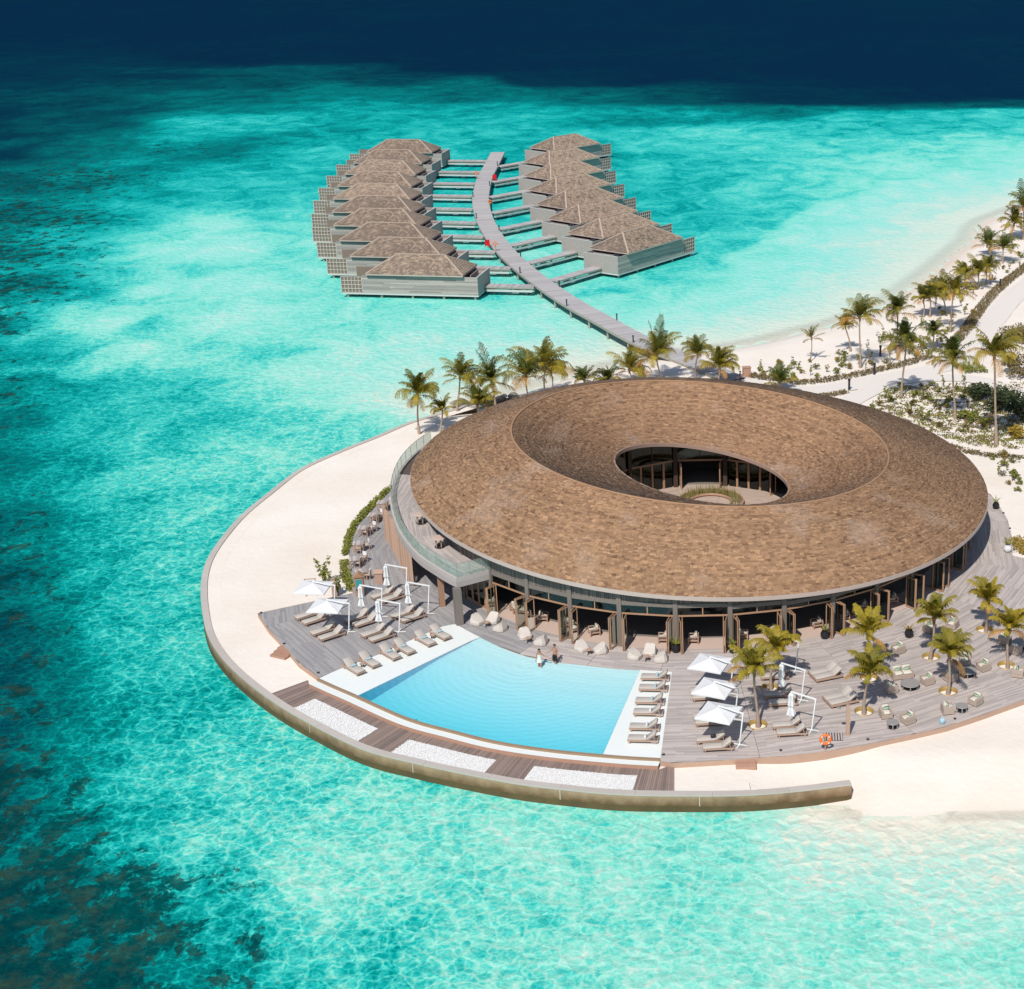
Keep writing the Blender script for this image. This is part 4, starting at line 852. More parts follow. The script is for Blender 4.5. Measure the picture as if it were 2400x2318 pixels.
for a, b in pan:
    ins = lambda p: p + (Vector((cc.x, cc.y, p.z)) - p).normalized() * .1
    a, b = ins(a), ins(b); d = (b - a).normalized(); a2, b2 = a + d * .02, b - d * .02
    gm = MB(); up = Vector((0, 0, 1)); nn = Vector((-d.y, d.x, 0)) * .008
    vs = [a2 + up * .06 - nn, b2 + up * .06 - nn, b2 + up * 1.12 - nn, a2 + up * 1.12 - nn, a2 + up * .06 + nn, b2 + up * .06 + nn, b2 + up * 1.12 + nn, a2 + up * 1.12 + nn]
    gm.add(vs, [(0, 1, 2, 3), (7, 6, 5, 4), (3, 2, 6, 7), (0, 3, 7, 4), (1, 5, 6, 2)]); g_ = gm.build('glass_panel', K['rail_glass'], pav)
    MB().bar(a2 + up * 1.135, b2 + up * 1.135, .035, .025).build('handrail', K['table_grey'], g_)
    MB().bar(a + up * .0, a + up * 1.1, .03, .03).build('baluster', K['table_grey'], g_)
cpn = at(1077, 1462, DECK); MB().box((cpn.x, cpn.y, (DECK + UP - .74) / 2), (.55, .55, UP - .74 - DECK), R(25)).build('terrace_post', K['grey_timber'], pav)
q = at(1037, 1420, DECK); MB().box((q.x, q.y, (DECK + UP - .74) / 2), (.4, .4, UP - .74 - DECK), R(25)).build('terrace_post', K['teak'], pav)
# timber clad stair core below the terrace
core = smooth_curve(ats([(905, 1262), (930, 1300), (950, 1340), (968, 1372)], DECK), 14); sl = MB()
for a, b in zip(core, core[1:]):
    for k in range(3):
        p, q = a.lerp(b, k / 3), a.lerp(b, (k + .9) / 3); sl.bar((p + q) / 2 + Vector((0, 0, 0)), (p + q) / 2 + Vector((0, 0, UP - .74 - DECK)), (q - p).length, .06, random.random())
sl.build('clad_wall', K['lounger_wood'], pav, kind='stuff')

# ------------------------------------------------------------------ over-water villas
VL, VW = 17.0, 6.6
def hip_shingles(x0, x1, y0, y1, z0, rx0, rx1, ry, z1, tones, pitch=.30, w=.36):
    out = []; C = [np.array(p, float) for p in ((x0, y0, z0), (x1, y0, z0), (x1, y1, z0), (x0, y1, z0))]; Rg = [np.array((rx0, ry, z1)), np.array((rx1, ry, z1))]
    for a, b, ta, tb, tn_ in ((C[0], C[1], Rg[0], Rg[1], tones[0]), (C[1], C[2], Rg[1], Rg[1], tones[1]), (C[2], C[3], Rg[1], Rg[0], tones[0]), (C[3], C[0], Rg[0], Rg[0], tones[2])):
        Ls = np.linalg.norm((ta + tb) / 2 - (a + b) / 2); n_ = int(Ls / pitch); nr = np.cross(b - a, ta - a); nr = nr / np.linalg.norm(nr)
        if nr[2] < 0: nr = -nr
        for k in range(n_):
            u0, u1 = k / n_, min(1, (k + 1.5) / n_); p0, p1 = a + (ta - a) * u0, b + (tb - b) * u0; q0, q1 = a + (ta - a) * u1, b + (tb - b) * u1; wd = np.linalg.norm(p1 - p0); m = max(1, int(wd / w)); e = np.concatenate([[0], np.sort((np.arange(1, m) + rng.uniform(-.3, .3, m - 1)) / m), [1]]) if m > 1 else np.array([0, 1.])
            for s, t in zip(e, e[1:]):
                l = rng.uniform(.03, .08); g = .01 / wd; s += g; t -= g; LL, LR = p0 + (p1 - p0) * s, p0 + (p1 - p0) * t; UL, UR = q0 + (q1 - q0) * s, q0 + (q1 - q0) * t
                out.append((np.array([[LL + nr * l, LR + nr * l, UR + nr * .015, UL + nr * .015, LL, LR]]), np.array([np.clip(rng.normal(tn_, .2), 0, 1)])))
    return out
mat('ridge_tile', (.47, .37, .295), (.38, .29, .23), rough=.9)
mat('lattice_board', (.24, .19, .155), (.17, .135, .11), rough=.9)
def make_villa(key):
    t = thing('water_villa', 'villa', 'villa', group='villas on stilts')
    z0, zt = .75, 3.35                                       # local x: 0 at the jetty end, grows outwards
    MB().box((VL / 2 + 1.6, VW / 2, .62), (VL + 3.2, VW, .22)).build('platform', K['villa_trim'], t)
    for x in (.6, 5.2, 9.8, 14.4, 19.4):
        for y in (.4, VW - .4): MB().cyl((x, y, -2.2), (x, y, .52), .2, n=8).build('pile', K['pile_concrete'], t)
    for y in (.06, VW - .06):
        wb_ = MB(); nb_ = 13; hb_ = (zt - z0) / nb_
        for k in range(nb_):
            cuts_ = sorted([0, VL] + [rng.uniform(2, VL - 2) for _ in range(4)])
            for c0, c1 in zip(cuts_, cuts_[1:]): wb_.box(((c0 + c1) / 2, y, z0 + (k + .5) * hb_), (c1 - c0 - .01, .12 + rng.uniform(0, .012), hb_ - .012), 0, rng.uniform(.1, .9))
        wb_.build('side_wall', K['villa_wood'], t, kind='stuff')
    MB().box((.06, VW / 2, (z0 + zt) / 2), (.12, VW - .26, zt - z0), 0).build('end_wall', K['villa_wood'], t)
    MB().box((.06, VW / 2, zt + .03), (.18, VW, .06)).build('wall_cap', K['villa_trim'], t)
    MB().box((3.1, VW / 2, (z0 + zt) / 2 + .15), (.15, VW - .3, zt - z0 + .3)).build('inner_wall', K['dark_timber'], t)
    MB().box((3.0, VW / 2 - .8, z0 + 1.2), (.06, 1.0, 2.3)).build('door', K['villa_trim'], t)
    MB().box((1.55, VW / 2 + .6, zt - .6), (.1, VW - 2.6, .9)).build('screen_wall', K['villa_wood'], t)
    MB().box((1.6, VW / 2, z0 + .03), (2.7, VW - .4, .05)).build('court_floor', K['deck_wood'], t)
    MB().box((VL - 1.2, VW / 2, (z0 + zt) / 2 + .1), (.1, VW - .4, zt - z0 - .2)).build('window_wall', K['dark_glass'], t)
    MB().box((VL + 1, VW / 2, z0 + .02), (4.2, VW - .1, .05)).build('sun_deck', K['deck_wood'], t)
    for y in (.05, VW - .05):                                 # open lattice screens at the seaward end
        f = MB(); x0, x1, a, b = VL + .05, VL + 3.15, z0 - .05, zt - .25
        for x in (x0, x1): f.box((x, y, (a + b) / 2), (.12, .1, b - a))
        for k in range(5): f.box(((x0 + x1) / 2, y, a + .06 + (b - a - .12) * k / 4), (x1 - x0, .1, .1))
        sc = f.build('lattice_screen', K['villa_trim'] if False else K['fascia'], t)
        for k in range(1, 6): MB().box((x0 + (x1 - x0) * k / 6, y, (a + b) / 2), (.1, .08, b - a)).build('lattice_slat', K['fascia'], sc)
        MB().box(((x0 + x1) / 2, y + (.06 if y < 1 else -.06), (a + b) / 2), (x1 - x0, .03, b - a)).build('lattice_back', K['lattice_board'], sc)
    xa, xb, ya, yb, ze, zr = 2.0, 16.2, -.5, VW + .5, 3.6, 5.75; ra, rb_ = 5.6, 12.6; ry = VW / 2; r = MB()
    v = [(xa, ya, ze), (xb, ya, ze), (xb, yb, ze), (xa, yb, ze), (ra, ry, zr), (rb_, ry, zr)]; r.add(v, [(0, 1, 5, 4), (1, 2, 5), (2, 3, 4, 5), (3, 0, 4), (3, 2, 1, 0)]); ro = r.build('roof', K['roof_base'], t)
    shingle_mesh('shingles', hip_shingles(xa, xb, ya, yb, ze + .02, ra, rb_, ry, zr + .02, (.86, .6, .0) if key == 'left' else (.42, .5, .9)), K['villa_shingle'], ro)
    c = MB()
    for a, b in ((4, 5), (0, 4), (3, 4), (1, 5), (2, 5)): c.bar(Vector(v[a]) + Vector((0, 0, .08)), Vector(v[b]) + Vector((0, 0, .08)), .24, .10, .2)
    c.build('ridge_cap', K['ridge_tile'], ro)
    f = MB()
    for a, b in ((0, 1), (1, 2), (2, 3), (3, 0)): f.bar(Vector(v[a]) - Vector((0, 0, .06)), Vector(v[b]) - Vector((0, 0, .06)), .06, .16)
    f.build('eave_board', K['fascia'], ro); return t
villa = Maker(make_villa)
LV = [((1430, 1250), (970, 1243)), ((1270, 1097), (810, 1085)), ((1140, 960), (690, 950)), ((1065, 827), (620, 818)), ((1030, 712), (592, 706)), ((1010, 598), (590, 590)), ((1030, 485), (620, 480)), ((1060, 380), (690, 375)), ((1120, 285), (750, 281)), ((1215, 190), (870, 186))]
RV = [((1085, 850), (1375, 780)), ((915, 750), (1225, 675)), ((765, 648), (1040, 582)), ((680, 545), (945, 487)), ((600, 440), (885, 392)), ((560, 335), (835, 300)), ((555, 240), (800, 205)), ((600, 140), (810, 102))]
def ridge_pts(lst, ox, oy, sc, zr=5.7): return [(at(ox + a[0] / sc, oy + a[1] / sc, zr), at(ox + b[0] / sc, oy + b[1] / sc, zr)) for a, b in lst]
def place_villas(lst, ox, oy, sc, mirror, side):
    rp = ridge_pts(lst, ox, oy, sc); n_ = len(rp); out = []
    angs = [math.atan2(*( (b - a).yx)) if False else math.atan2((b - a).y, (b - a).x) for a, b in rp]; angs = [a % (2 * math.pi) if side == 'left' else a for a in angs]
    pf = np.polyfit(range(n_), angs, 2); mids = [(a + b) / 2 for a, b in rp]
    mf = [np.polyfit(range(n_), [m[k] for m in mids], 4) for k in (0, 1)]
    for i in range(n_):
        a = float(np.polyval(pf, i)); mid = Vector((.5 * mids[i].x + .5 * np.polyval(mf[0], i), .5 * mids[i].y + .5 * np.polyval(mf[1], i), 0)); lx, ly = 9.1, VW / 2
        ly2 = -ly if mirror else ly; loc = Vector((mid.x - (lx * math.cos(a) - ly2 * math.sin(a)), mid.y - (lx * math.sin(a) + ly2 * math.cos(a)), 0)); out.append((loc, a))
    return out
ORD = ['nearest', 'second', 'third', 'fourth', 'fifth', 'sixth', 'seventh', 'eighth', 'ninth', 'tenth']
lv = place_villas(LV, 680, 280, 3.92, True, 'left'); rv = place_villas(RV, 1100, 280, 3.155, False, 'right')
def vpt(loc, a, x, y, z, mir): y = -y if mir else y; return Vector((loc.x + x * math.cos(a) - y * math.sin(a), loc.y + x * math.sin(a) + y * math.cos(a), z))
for i, (loc, a) in enumerate(lv): villa('left', loc, a, f'stilted villa with hipped shingle roof, {ORD[i]} from shore in the left row', 'villas on stilts', (1, -1, 1))
for i, (loc, a) in enumerate(rv): villa('right', loc, a, f'stilted villa with hipped shingle roof, {ORD[i]} from shore in the right row', 'villas on stilts', (1, 1, 1))

# ------------------------------------------------------------------ curved jetty, side walks, lamps, life rings
JZ = 1.45
JPX = [(212, 240), (160, 340), (112, 435), (88, 540), (84, 610), (102, 700), (140, 790), (195, 880), (275, 978), (400, 1095), (570, 1225), (775, 1360), (975, 1470), (1200, 1595)]
jp = [at(1100 + x / 3.155, 280 + y / 3.155, JZ) for x, y in JPX] + ats([(1542, 814), (1634, 851), (1722, 888)], JZ)
jc = smooth_curve(jp, 700); jl, jr = offset(jc, 1.5), offset(jc, -1.5)
jet = thing('jetty', 'long curved grey timber jetty running from the beach out between the two villa rows', 'jetty')
LJ = sum((jc[i + 1] - jc[i]).length for i in range(699)); nb = int(LJ / .20); m = MB()
def at_f(c, f): x = f * (len(c) - 1); i = min(len(c) - 2, int(x)); return c[i].lerp(c[i + 1], x - i)
for k in range(nb):
    f0, f1 = (k + .03) / nb, (k + .97) / nb; p = [at_f(jl, f0), at_f(jr, f0), at_f(jr, f1), at_f(jl, f1)]; z = JZ + random.uniform(-.006, .006)
    if k % 15 == 0: z -= .03
    m.add([(q.x, q.y, z - .06) for q in p] + [(q.x, q.y, z) for q in p], [(4, 5, 6, 7), (4, 5, 1, 0), (5, 6, 2, 1), (6, 7, 3, 2), (7, 4, 0, 3)], random.uniform(.1, .9))
m.build('jetty_boards', K['jetty_wood'], jet, kind='stuff')
for e in (jl, jr):
    m = MB(); pts = smooth_curve(e, 90)
    for a, b in zip(pts, pts[1:]): m.bar(a - Vector((0, 0, .2)), b - Vector((0, 0, .2)), .14, .28)
    m.build('edge_beam', K['pile_concrete'], jet)
for k in range(30):
    f = (k + .5) / 30
    for e in (jl, jr):
        p = at_f(e, f).lerp(at_f(jc, f), .12); MB().cyl((p.x, p.y, -2.4), (p.x, p.y, JZ - .3), .16, n=8).build('pile', K['pile_concrete'], jet)
def make_walk(loc, a, mir, label):
    """side walk from the villa's jetty end to the jetty"""
    p0 = vpt(loc, a, 0, VW * .62, JZ - .1, mir); d = Vector((-math.cos(a), -math.sin(a), 0)); best = None
    for s in range(10, 400):
        q = p0 + d * (s * .1); i = min(range(0, 700, 4), key=lambda i: (jc[i].xy - q.xy).length)
        if (jc[i].xy - q.xy).length < 1.6: best = s * .1; break
    if best is None: return
    ln = best; t = thing('side_walk', label, 'walkway', (p0.x, p0.y, 0), math.atan2(d.y, d.x), 'walkways between villas and jetty'); z = JZ - .1; m = MB(); nb = int(ln / .22)
    for k in range(nb): m.box(((k + .5) * ln / nb, 0, z - .03), (ln / nb - .02, 1.9, .06), 0, random.random(), bottom=False)
    m.build('walk_boards', K['jetty_wood'], t, kind='stuff')
    for y in (-.9, .9): MB().box((ln / 2, y, z - .17), (ln, .12, .2)).build('edge_beam', K['pile_concrete'], t)
    for y in (-.8, .8): MB().box((ln / 2, y, z - .62), (ln - .4, .2, .3)).build('service_duct', K['villa_trim'], t)
    for k in range(3): MB().cyl((ln * (k + .5) / 3, 0, -2.3), (ln * (k + .5) / 3, 0, z - .2), .17, n=8).build('pile', K['pile_concrete'], t)
    MB().box((ln * .62, 0, z - .86), (1.0, 1.5, .25)).build('cross_head', K['villa_trim'], t)
for i, (loc, a) in enumerate(lv): make_walk(loc, a, True, f'narrow timber walkway joining the {ORD[i]} left row villa to the jetty')
for i, (loc, a) in enumerate(rv): make_walk(loc, a, False, f'narrow timber walkway joining the {ORD[i]} right row villa to the jetty')
def make_bollard(key):
    t = thing('bollard_lamp', 'lamp', 'lamp'); MB().cyl((0, 0, 0), (0, 0, .8), .085, n=10).build('lamp_post', K['dark_metal'], t); MB().cyl((0, 0, .8), (0, 0, .92), .12, .10, n=10).build('lamp_head', K['dark_metal'], t); return t
bollard = Maker(make_bollard)
BJ = [(210, 335), (145, 482), (225, 812), (383, 1003), (668, 1228), (1092, 1478), (20, 565), (45, 725), (370, 1130), (720, 1370), (1225, 1640)]
BN = ['far right', 'farther right', 'middle right', 'lower middle right', 'lower right', 'beach end right', 'far left', 'farther left', 'middle left', 'lower left', 'beach end left']
for (x, y), nm in zip(BJ, BN):
    q = at(1100 + x / 3.155, 280 + (y + 8) / 3.155, JZ); i = min(range(700), key=lambda i: (jc[i].xy - q.xy).length); s_ = jl if (jl[i].xy - q.xy).length < (jr[i].xy - q.xy).length else jr; p = s_[i].lerp(jc[i], .06)
    bollard('b', Vector((p.x, p.y, JZ)), 0, f'short black lamp post on the {nm} edge of the jetty', 'lamps along the jetty')
def make_ring(key):
    t = thing('life_ring', 'ring', 'life ring'); h = 1.25; MB().box((0, .06, h / 2), (.09, .06, h)).build('post', K['teak'], t); m = MB(); n1, n2, r0, r1 = 20, 8, .30, .09
    vs = []
    for i in range(n1):
        a = 2 * math.pi * i / n1
        for j in range(n2):
            b = 2 * math.pi * j / n2; r = r0 + r1 * math.cos(b); vs.append((r * math.cos(a), -.06 + r1 * .8 * math.sin(b), h - .05 + r * math.sin(a)))
    m.add(vs, [(i * n2 + j, ((i + 1) % n1) * n2 + j, ((i + 1) % n1) * n2 + (j + 1) % n2, i * n2 + (j + 1) % n2) for i in range(n1) for j in range(n2)], .5, True); rg = m.build('ring', K['orange_plastic'], t)
    m = MB()
    for k in range(4):
        a = math.pi / 4 + k * math.pi / 2; m.box((r0 * math.cos(a), -.06, h - .05 + r0 * math.sin(a)), (.07, .155, .09), 0, tilt=a)
    m.build('reflective_band', K['white_paint'], rg); return t
life_ring = Maker(make_ring)
for (x, y), lb in (((28, 440), 'orange life ring on a post at the far left edge of the jetty'), ((160, 655), 'orange life ring at the right edge of the jetty, middle of its length'), ((200, 972), 'orange life ring at the left jetty edge just below the red chair')):
    q = at(1100 + x / 3.155, 280 + y / 3.155, JZ); i = min(range(700), key=lambda i: (jc[i].xy - q.xy).length); sg = -1 if (jl[i].xy - q.xy).length < (jr[i].xy - q.xy).length else 1; s_ = jl if sg < 0 else jr; p = s_[i] + (s_[i] - jc[i]).normalized() * .02
    life_ring('r', Vector((p.x, p.y, JZ)), 0, lb, 'life rings', 1.0)
def make_red(key):
    t = thing('red_chair', 'chair', 'chair'); MB().box((0, 0, .45), (.9, .8, .12)).build('seat', K['red_plastic'], t); MB().box((0, .4, .95), (.95, .1, 1.0), 0, tilt=0).build('backrest', K['red_plastic'], t)
    for x in (-.45, .45):
        MB().box((x, 0, .68), (.1, .85, .06)).build('armrest', K['red_plastic'], t)
        for y in (-.35, .35): MB().box((x, y, .33), (.08, .08, .66)).build('leg', K['red_plastic'], t)
    return t
red = Maker(make_red)
for (x, y), lb in (((187, 452), 'red chair on the far right edge of the jetty'), ((135, 945), 'red chair on the left edge of the jetty above an orange ring')):
    p = at(1100 + x / 3.155, 280 + y / 3.155, JZ - .1); red('c', p, .2, lb, 'red chairs', .8)
def make_vparasol(key):
    t = thing('villa_parasol', 'p', 'parasol'); MB().cyl((0, 0, 0), (0, 0, 2.6), .04, n=6).build('pole', K['white_paint'], t); MB().lathe([(.07, .9), (.2, 1.1), (.22, 1.4), (.12, 2.2), (.03, 2.7)], 8).build('furled_canopy', K['canvas_white'], t); return t
vpar = Maker(make_vparasol)
for i, (loc, a) in enumerate(lv[:9]): vpar('p', vpt(loc, a, VL - .4, 1.6, .8, True), a, f'furled white parasol on the sun deck of the {ORD[i]} left row villa', 'parasols on villa decks')

# ------------------------------------------------------------------ furniture builders (local +x: lounger head / chair front)
def z6(x, y): return 450 + x / 2.8, 1100 + y / 2.8
def z2(x, y): return 1450 + x / 3.564, 1500 + y / 3.564
def z3(x, y): return 1900 + x / 3.442, 1250 + y / 3.442
def z1(x, y): return 1050 + x / 3.267, 1250 + y / 3.267
def z7(x, y): return 790 + x / 7.28, 1140 + y / 7.28
def heading(a, b, Z=DECK): p, q = at(*a, Z), at(*b, Z); return math.atan2(q.y - p.y, q.x - p.x)
def cushion(mb, c, size, rz=0, tilt=0, r=.04, tone=.5):
    """soft box: bevelled edges"""
    hx, hy, hz = [s / 2 for s in size]; ca, sa, ct, st = math.cos(rz), math.sin(rz), math.cos(tilt), math.sin(tilt); vs = []
    for z, k in ((-hz, r), (-hz + r, 0), (hz - r, 0), (hz, r)):
        for x, y in ((-hx + k + r, -hy + k), (hx - k - r, -hy + k), (hx - k, -hy + k + r), (hx - k, hy - k - r), (hx - k - r, hy - k), (-hx + k + r, hy - k), (-hx + k, hy - k - r), (-hx + k, -hy + k + r)):
            x2, z2_ = x * ct - z * st, x * st + z * ct; vs.append((c[0] + x2 * ca - y * sa, c[1] + x2 * sa + y * ca, c[2] + z2_))
    fs = [tuple(range(24, 32)), tuple(range(7, -1, -1))] + [(k * 8 + i, k * 8 + (i + 1) % 8, (k + 1) * 8 + (i + 1) % 8, (k + 1) * 8 + i) for k in range(3) for i in range(8)]
    mb.add(vs, fs, tone, True)
def make_lounger(key):
    t = thing('sun_lounger', 'l', 'sun lounger'); W_ = .70
    f = MB()
    for y in (-W_ / 2 + .03, W_ / 2 - .03): f.box((0, y, .24), (2.0, .06, .09))
    for x in (-.97, .97, .25): f.box((x, 0, .24), (.06, W_ - .12, .07))
    f.build('frame', K['lounger_wood'], t)
    for x in (-.85, .85):
        for y in (-.3, .3): MB().box((x, y, .1), (.07, .07, .2)).build('leg', K['lounger_wood'], t)
    m = MB(); cushion(m, (-.36, 0, .335), (1.26, W_ - .04, .11)); m.build('mattress', K['cushion_beige'], t)
    ba = R(38); cx, cz = .27 + .36 * math.cos(ba), .33 + .36 * math.sin(ba); m = MB(); cushion(m, (cx, 0, cz), (.76, W_ - .04, .10), 0, ba); b = m.build('backrest', K['cushion_beige'], t)
    m = MB(); m.box((cx + .04, 0, cz - .08), (.74, W_ - .08, .04), 0, tilt=ba); m.build('backrest_frame', K['lounger_wood'], b)
    for y in (-.28, .28): MB().bar((.80, y, .27), (.72, y, .62), .04).build('prop', K['lounger_wood'], b)
    return t
lounger = Maker(make_lounger)
def make_daybed(key):
    t = thing('double_daybed', 'd', 'daybed'); f = MB()
    for y in (-.74, 0, .74): f.box((0, y, .22), (2.1, .08, .12))
    for x in (-1.0, 1.0): f.box((x, 0, .22), (.08, 1.5, .1))
    f.build('frame', K['lounger_wood'], t)
    for x in (-.9, .9):
        for y in (-.65, .65): MB().box((x, y, .09), (.08, .08, .18)).build('leg', K['lounger_wood'], t)
    for y in (-.37, .37):
        m = MB(); cushion(m, (-.35, y, .34), (1.34, .72, .13)); m.build('mattress', K['cushion_beige'], t)
        ba = R(36); cx, cz = .34 + .37 * math.cos(ba), .33 + .37 * math.sin(ba); m = MB(); cushion(m, (cx, y, cz), (.78, .72, .12), 0, ba); b = m.build('backrest', K['cushion_beige'], t); m = MB(); m.box((cx + .04, y, cz - .08), (.72, .64, .04), 0, tilt=ba); m.build('backrest_frame', K['lounger_wood'], b)
    return t
daybed = Maker(make_daybed)
def make_towel(key):
    t = thing('rolled_towel', 't', 'towel'); m = MB(); m.cyl((0, -.2, .07), (0, .2, .07), .07, n=12); m.build('roll', K[key], t); MB().cyl((0, -.03, .07), (0, .03, .07), .075, n=12).build('band', K['cushion_cream'], t); return t
towel = Maker(make_towel)
def make_umb(key):
    """cantilever parasol, mast at the origin, arm along -x"""
    t = thing('cantilever_parasol', 'u', 'parasol'); top = (.28, 0, 2.55); hub = (-1.55, 0, 2.85)
    MB().bar((0, 0, .05), top, .085, .085).build('mast', K['white_paint'], t)
    a = MB(); a.bar((top[0] + .05, 0, top[2]), (hub[0], 0, hub[2]), .07, .10); a.build('arm', K['white_paint'], t)
    b = MB(); b.bar((-.55, 0, .05), (.55, 0, .05), .08, .06); b.bar((0, -.55, .05), (0, .55, .05), .08, .058); b.build('cross_base', K['white_paint'], t)
    MB().lathe([(.5, .0), (.5, .035), (.48, .04)], 20).build('base_plate', K['table_grey'], t)
    MB().cyl((hub[0], 0, hub[2] - .2), (hub[0], 0, hub[2] + .02), .06, n=8).build('hub', K['white_paint'], t)
    MB().box((.10, .07, 1.1), (.1, .08, .18)).build('crank', K['white_paint'], t)
    if key == 'open':
        m = MB(); h = 1.32; zt, ze = 2.72, 2.32; cs = [(hub[0] + x * h, y * h, ze) for x, y in ((-1, -1), (1, -1), (1, 1), (-1, 1))]; tp = (hub[0], 0, zt)
        for k in range(4):                                  # each quarter sags a little between the ribs
            A, B = Vector(cs[k]), Vector(cs[(k + 1) % 4]); T = Vector(tp); Mm = (A + B) / 2 - (((A + B) / 2 - T) * .03); md = (A + B + T) / 3 - Vector((0, 0, .03))
            m.add([A, Mm, B, T, md], [(0, 1, 4), (1, 2, 4), (2, 3, 4), (3, 0, 4)], .35 + .1 * k, False)
            m.add([A, Mm, B, B - Vector((0, 0, .1)), Mm - Vector((0, 0, .1)), A - Vector((0, 0, .1))], [(0, 1, 4, 5), (1, 2, 3, 4)], .5)
        cn = m.build('canopy', K['canvas_white'], t)
        for c in cs: MB().bar((tp[0], tp[1], tp[2] - .04), (c[0], c[1], c[2] - .03), .03, .03).build('rib', K['white_paint'], cn)
    else:
        m = MB(); n = 12; prof = [(.09, 2.76), (.17, 2.6), (.16, 2.2), (.21, 1.75), (.14, 1.62), (.24, 1.25), (.29, 1.0), (.14, .9)]; vs = []
        for r, z in prof:
            for i in range(n): a_ = 2 * math.pi * i / n; rr = r * (1.22 if i % 2 else .8); vs.append((hub[0] + rr * math.cos(a_), rr * math.sin(a_), z))
        m.add(vs, [(k * n + i, k * n + (i + 1) % n, (k + 1) * n + (i + 1) % n, (k + 1) * n + i) for k in range(len(prof) - 1) for i in range(n)], .3, False); m.build('furled_canopy', K['canvas_white'], t)
    return t
umb = Maker(make_umb)
def make_bean(key):
    t = thing('bean_bag', 'b', 'bean bag'); m = MB(); n = 8; vs = []; rr = random.Random(ord(key[-1]))
    A8 = [(1, -.62), (1, .62), (.62, 1), (-.62, 1), (-1, .62), (-1, -.62), (-.62, -1), (.62, -1)]
    for z, rf, rb in ((0, .42, .42), (.07, .47, .46), (.24, .46, .45), (1, .36, .20)):
        for x, y in A8:
            u = (x + 1) / 2; r = rb + (rf - rb) * u; zz_ = z if z < 1 else .74 - .40 * u - .03 * abs(y); vs.append((r * x - (.12 * (1 - u) if z == 1 else 0), (r if z < 1 else .36) * y + rr.uniform(-.012, .012), zz_ + rr.uniform(-.01, .01)))
    m.add(vs, [(k * n + i, k * n + (i + 1) % n, (k + 1) * n + (i + 1) % n, (k + 1) * n + i) for k in range(3) for i in range(n)], .5)
    tp = vs[24:]; m.add(tp + [(-.02, 0, .50)], [(i, (i + 1) % n, n) for i in range(n)], .4); m.build('cover', K['beanbag'], t)
    MB().bar((-.30, -.1, .73), (-.30, .1, .73), .03, .03).build('handle', K['cushion_beige'], t); return t
bean = Maker(make_bean)
def make_stump(key):
    t = thing('side_table', 's', 'side table'); MB().cyl((0, 0, .36), (0, 0, .41), .22, n=14).build('table_top', K['lounger_wood'], t)
    for k in range(3): a = 2.1 * k; MB().bar((.08 * math.cos(a), .08 * math.sin(a), .36), (.19 * math.cos(a), .19 * math.sin(a), 0), .045).build('leg', K['dark_timber'], t)
    return t
stump = Maker(make_stump)
def make_arm(key):
    kind, n = key.split('_'); n = int(n); t = thing('sofa' if n > 1 else 'armchair', 'a', 'sofa' if n > 1 else 'armchair'); w = .78 if n == 1 else 1.55; D_ = .78
    if kind == 'woven':
        MB().box((0, 0, .20), (D_, w, .28)).build('base', K['rattan'], t)
        for s in (-1, 1): MB().box((0, s * (w / 2 - .07), .46), (D_, .14, .26)).build('armrest', K['rattan'], t)
        MB().box((-D_ / 2 + .07, 0, .50), (.14, w - .28, .36)).build('backrest', K['rattan'], t)
        for x in (-.3, .3):
            for y in (-w / 2 + .08, w / 2 - .08): MB().box((x, y, .03), (.06, .06, .07)).build('foot', K['dark_metal'], t)
    else:
        for s in (-1, 1):
            f = MB(); f.bar((-.36, s * (w / 2 - .04), .0), (-.36, s * (w / 2 - .04), .62), .07); f.bar((.36, s * (w / 2 - .04), .0), (.36, s * (w / 2 - .04), .58), .07); f.bar((-.38, s * (w / 2 - .04), .58), (.38, s * (w / 2 - .04), .58), .08, .05); f.build('armrest', K['lounger_wood'], t)
        MB().box((0, 0, .26), (.74, w - .16, .08)).build('seat_frame', K['lounger_wood'], t)
        for k in range(4): MB().box((-.37, 0, .36 + .1 * k), (.04, w - .16, .05)).build('back_slat', K['lounger_wood'], t)
    for k in range(n):
        y = (k - (n - 1) / 2) * .70; m = MB(); cushion(m, (.06, y, .42), (.60, (w - .30) / n, .15)); m.build('seat_cushion', K['cushion_cream'], t)
        m = MB(); cushion(m, (-.22, y, .66), (.16, (w - .30) / n, .44), 0, R(-10), .05); m.build('back_cushion', K['cushion_cream'], t)
        m = MB(); cushion(m, (-.07, y + .03, .60), (.12, .40, .32), 0, R(-20), .045); m.build('pillow', K['cushion_green' if kind == 'woven' else 'cushion_cream'], t)
    return t
armchair = Maker(make_arm)
def make_table(key):
    r, h = {'big': (.68, .42), 'small': (.42, .45), 'tiny': (.28, .48), 'high': (.48, .74)}[key]; t = thing('round_table', 't', 'table')
    MB().lathe([(r, h - .05), (r, h), (r - .02, h + .005)], 24).build('table_top', K['table_grey'] if key != 'high' else K['threshold'], t)
    for k in range(6 if key != 'high' else 5):
        a = k * 2 * math.pi / (6 if key != 'high' else 5) + .3; q = r * (.85 if key != 'high' else .6); MB().box((q * math.cos(a), q * math.sin(a), (h - .05) / 2), (.05, .07, h - .05), a).build('leg', K['lounger_wood' if key == 'high' else 'table_grey'], t)
    MB().lathe([(r * .72, .03), (r * .72, .08)], 18).build('lower_ring', K['dark_metal'], t); return t
table = Maker(make_table)
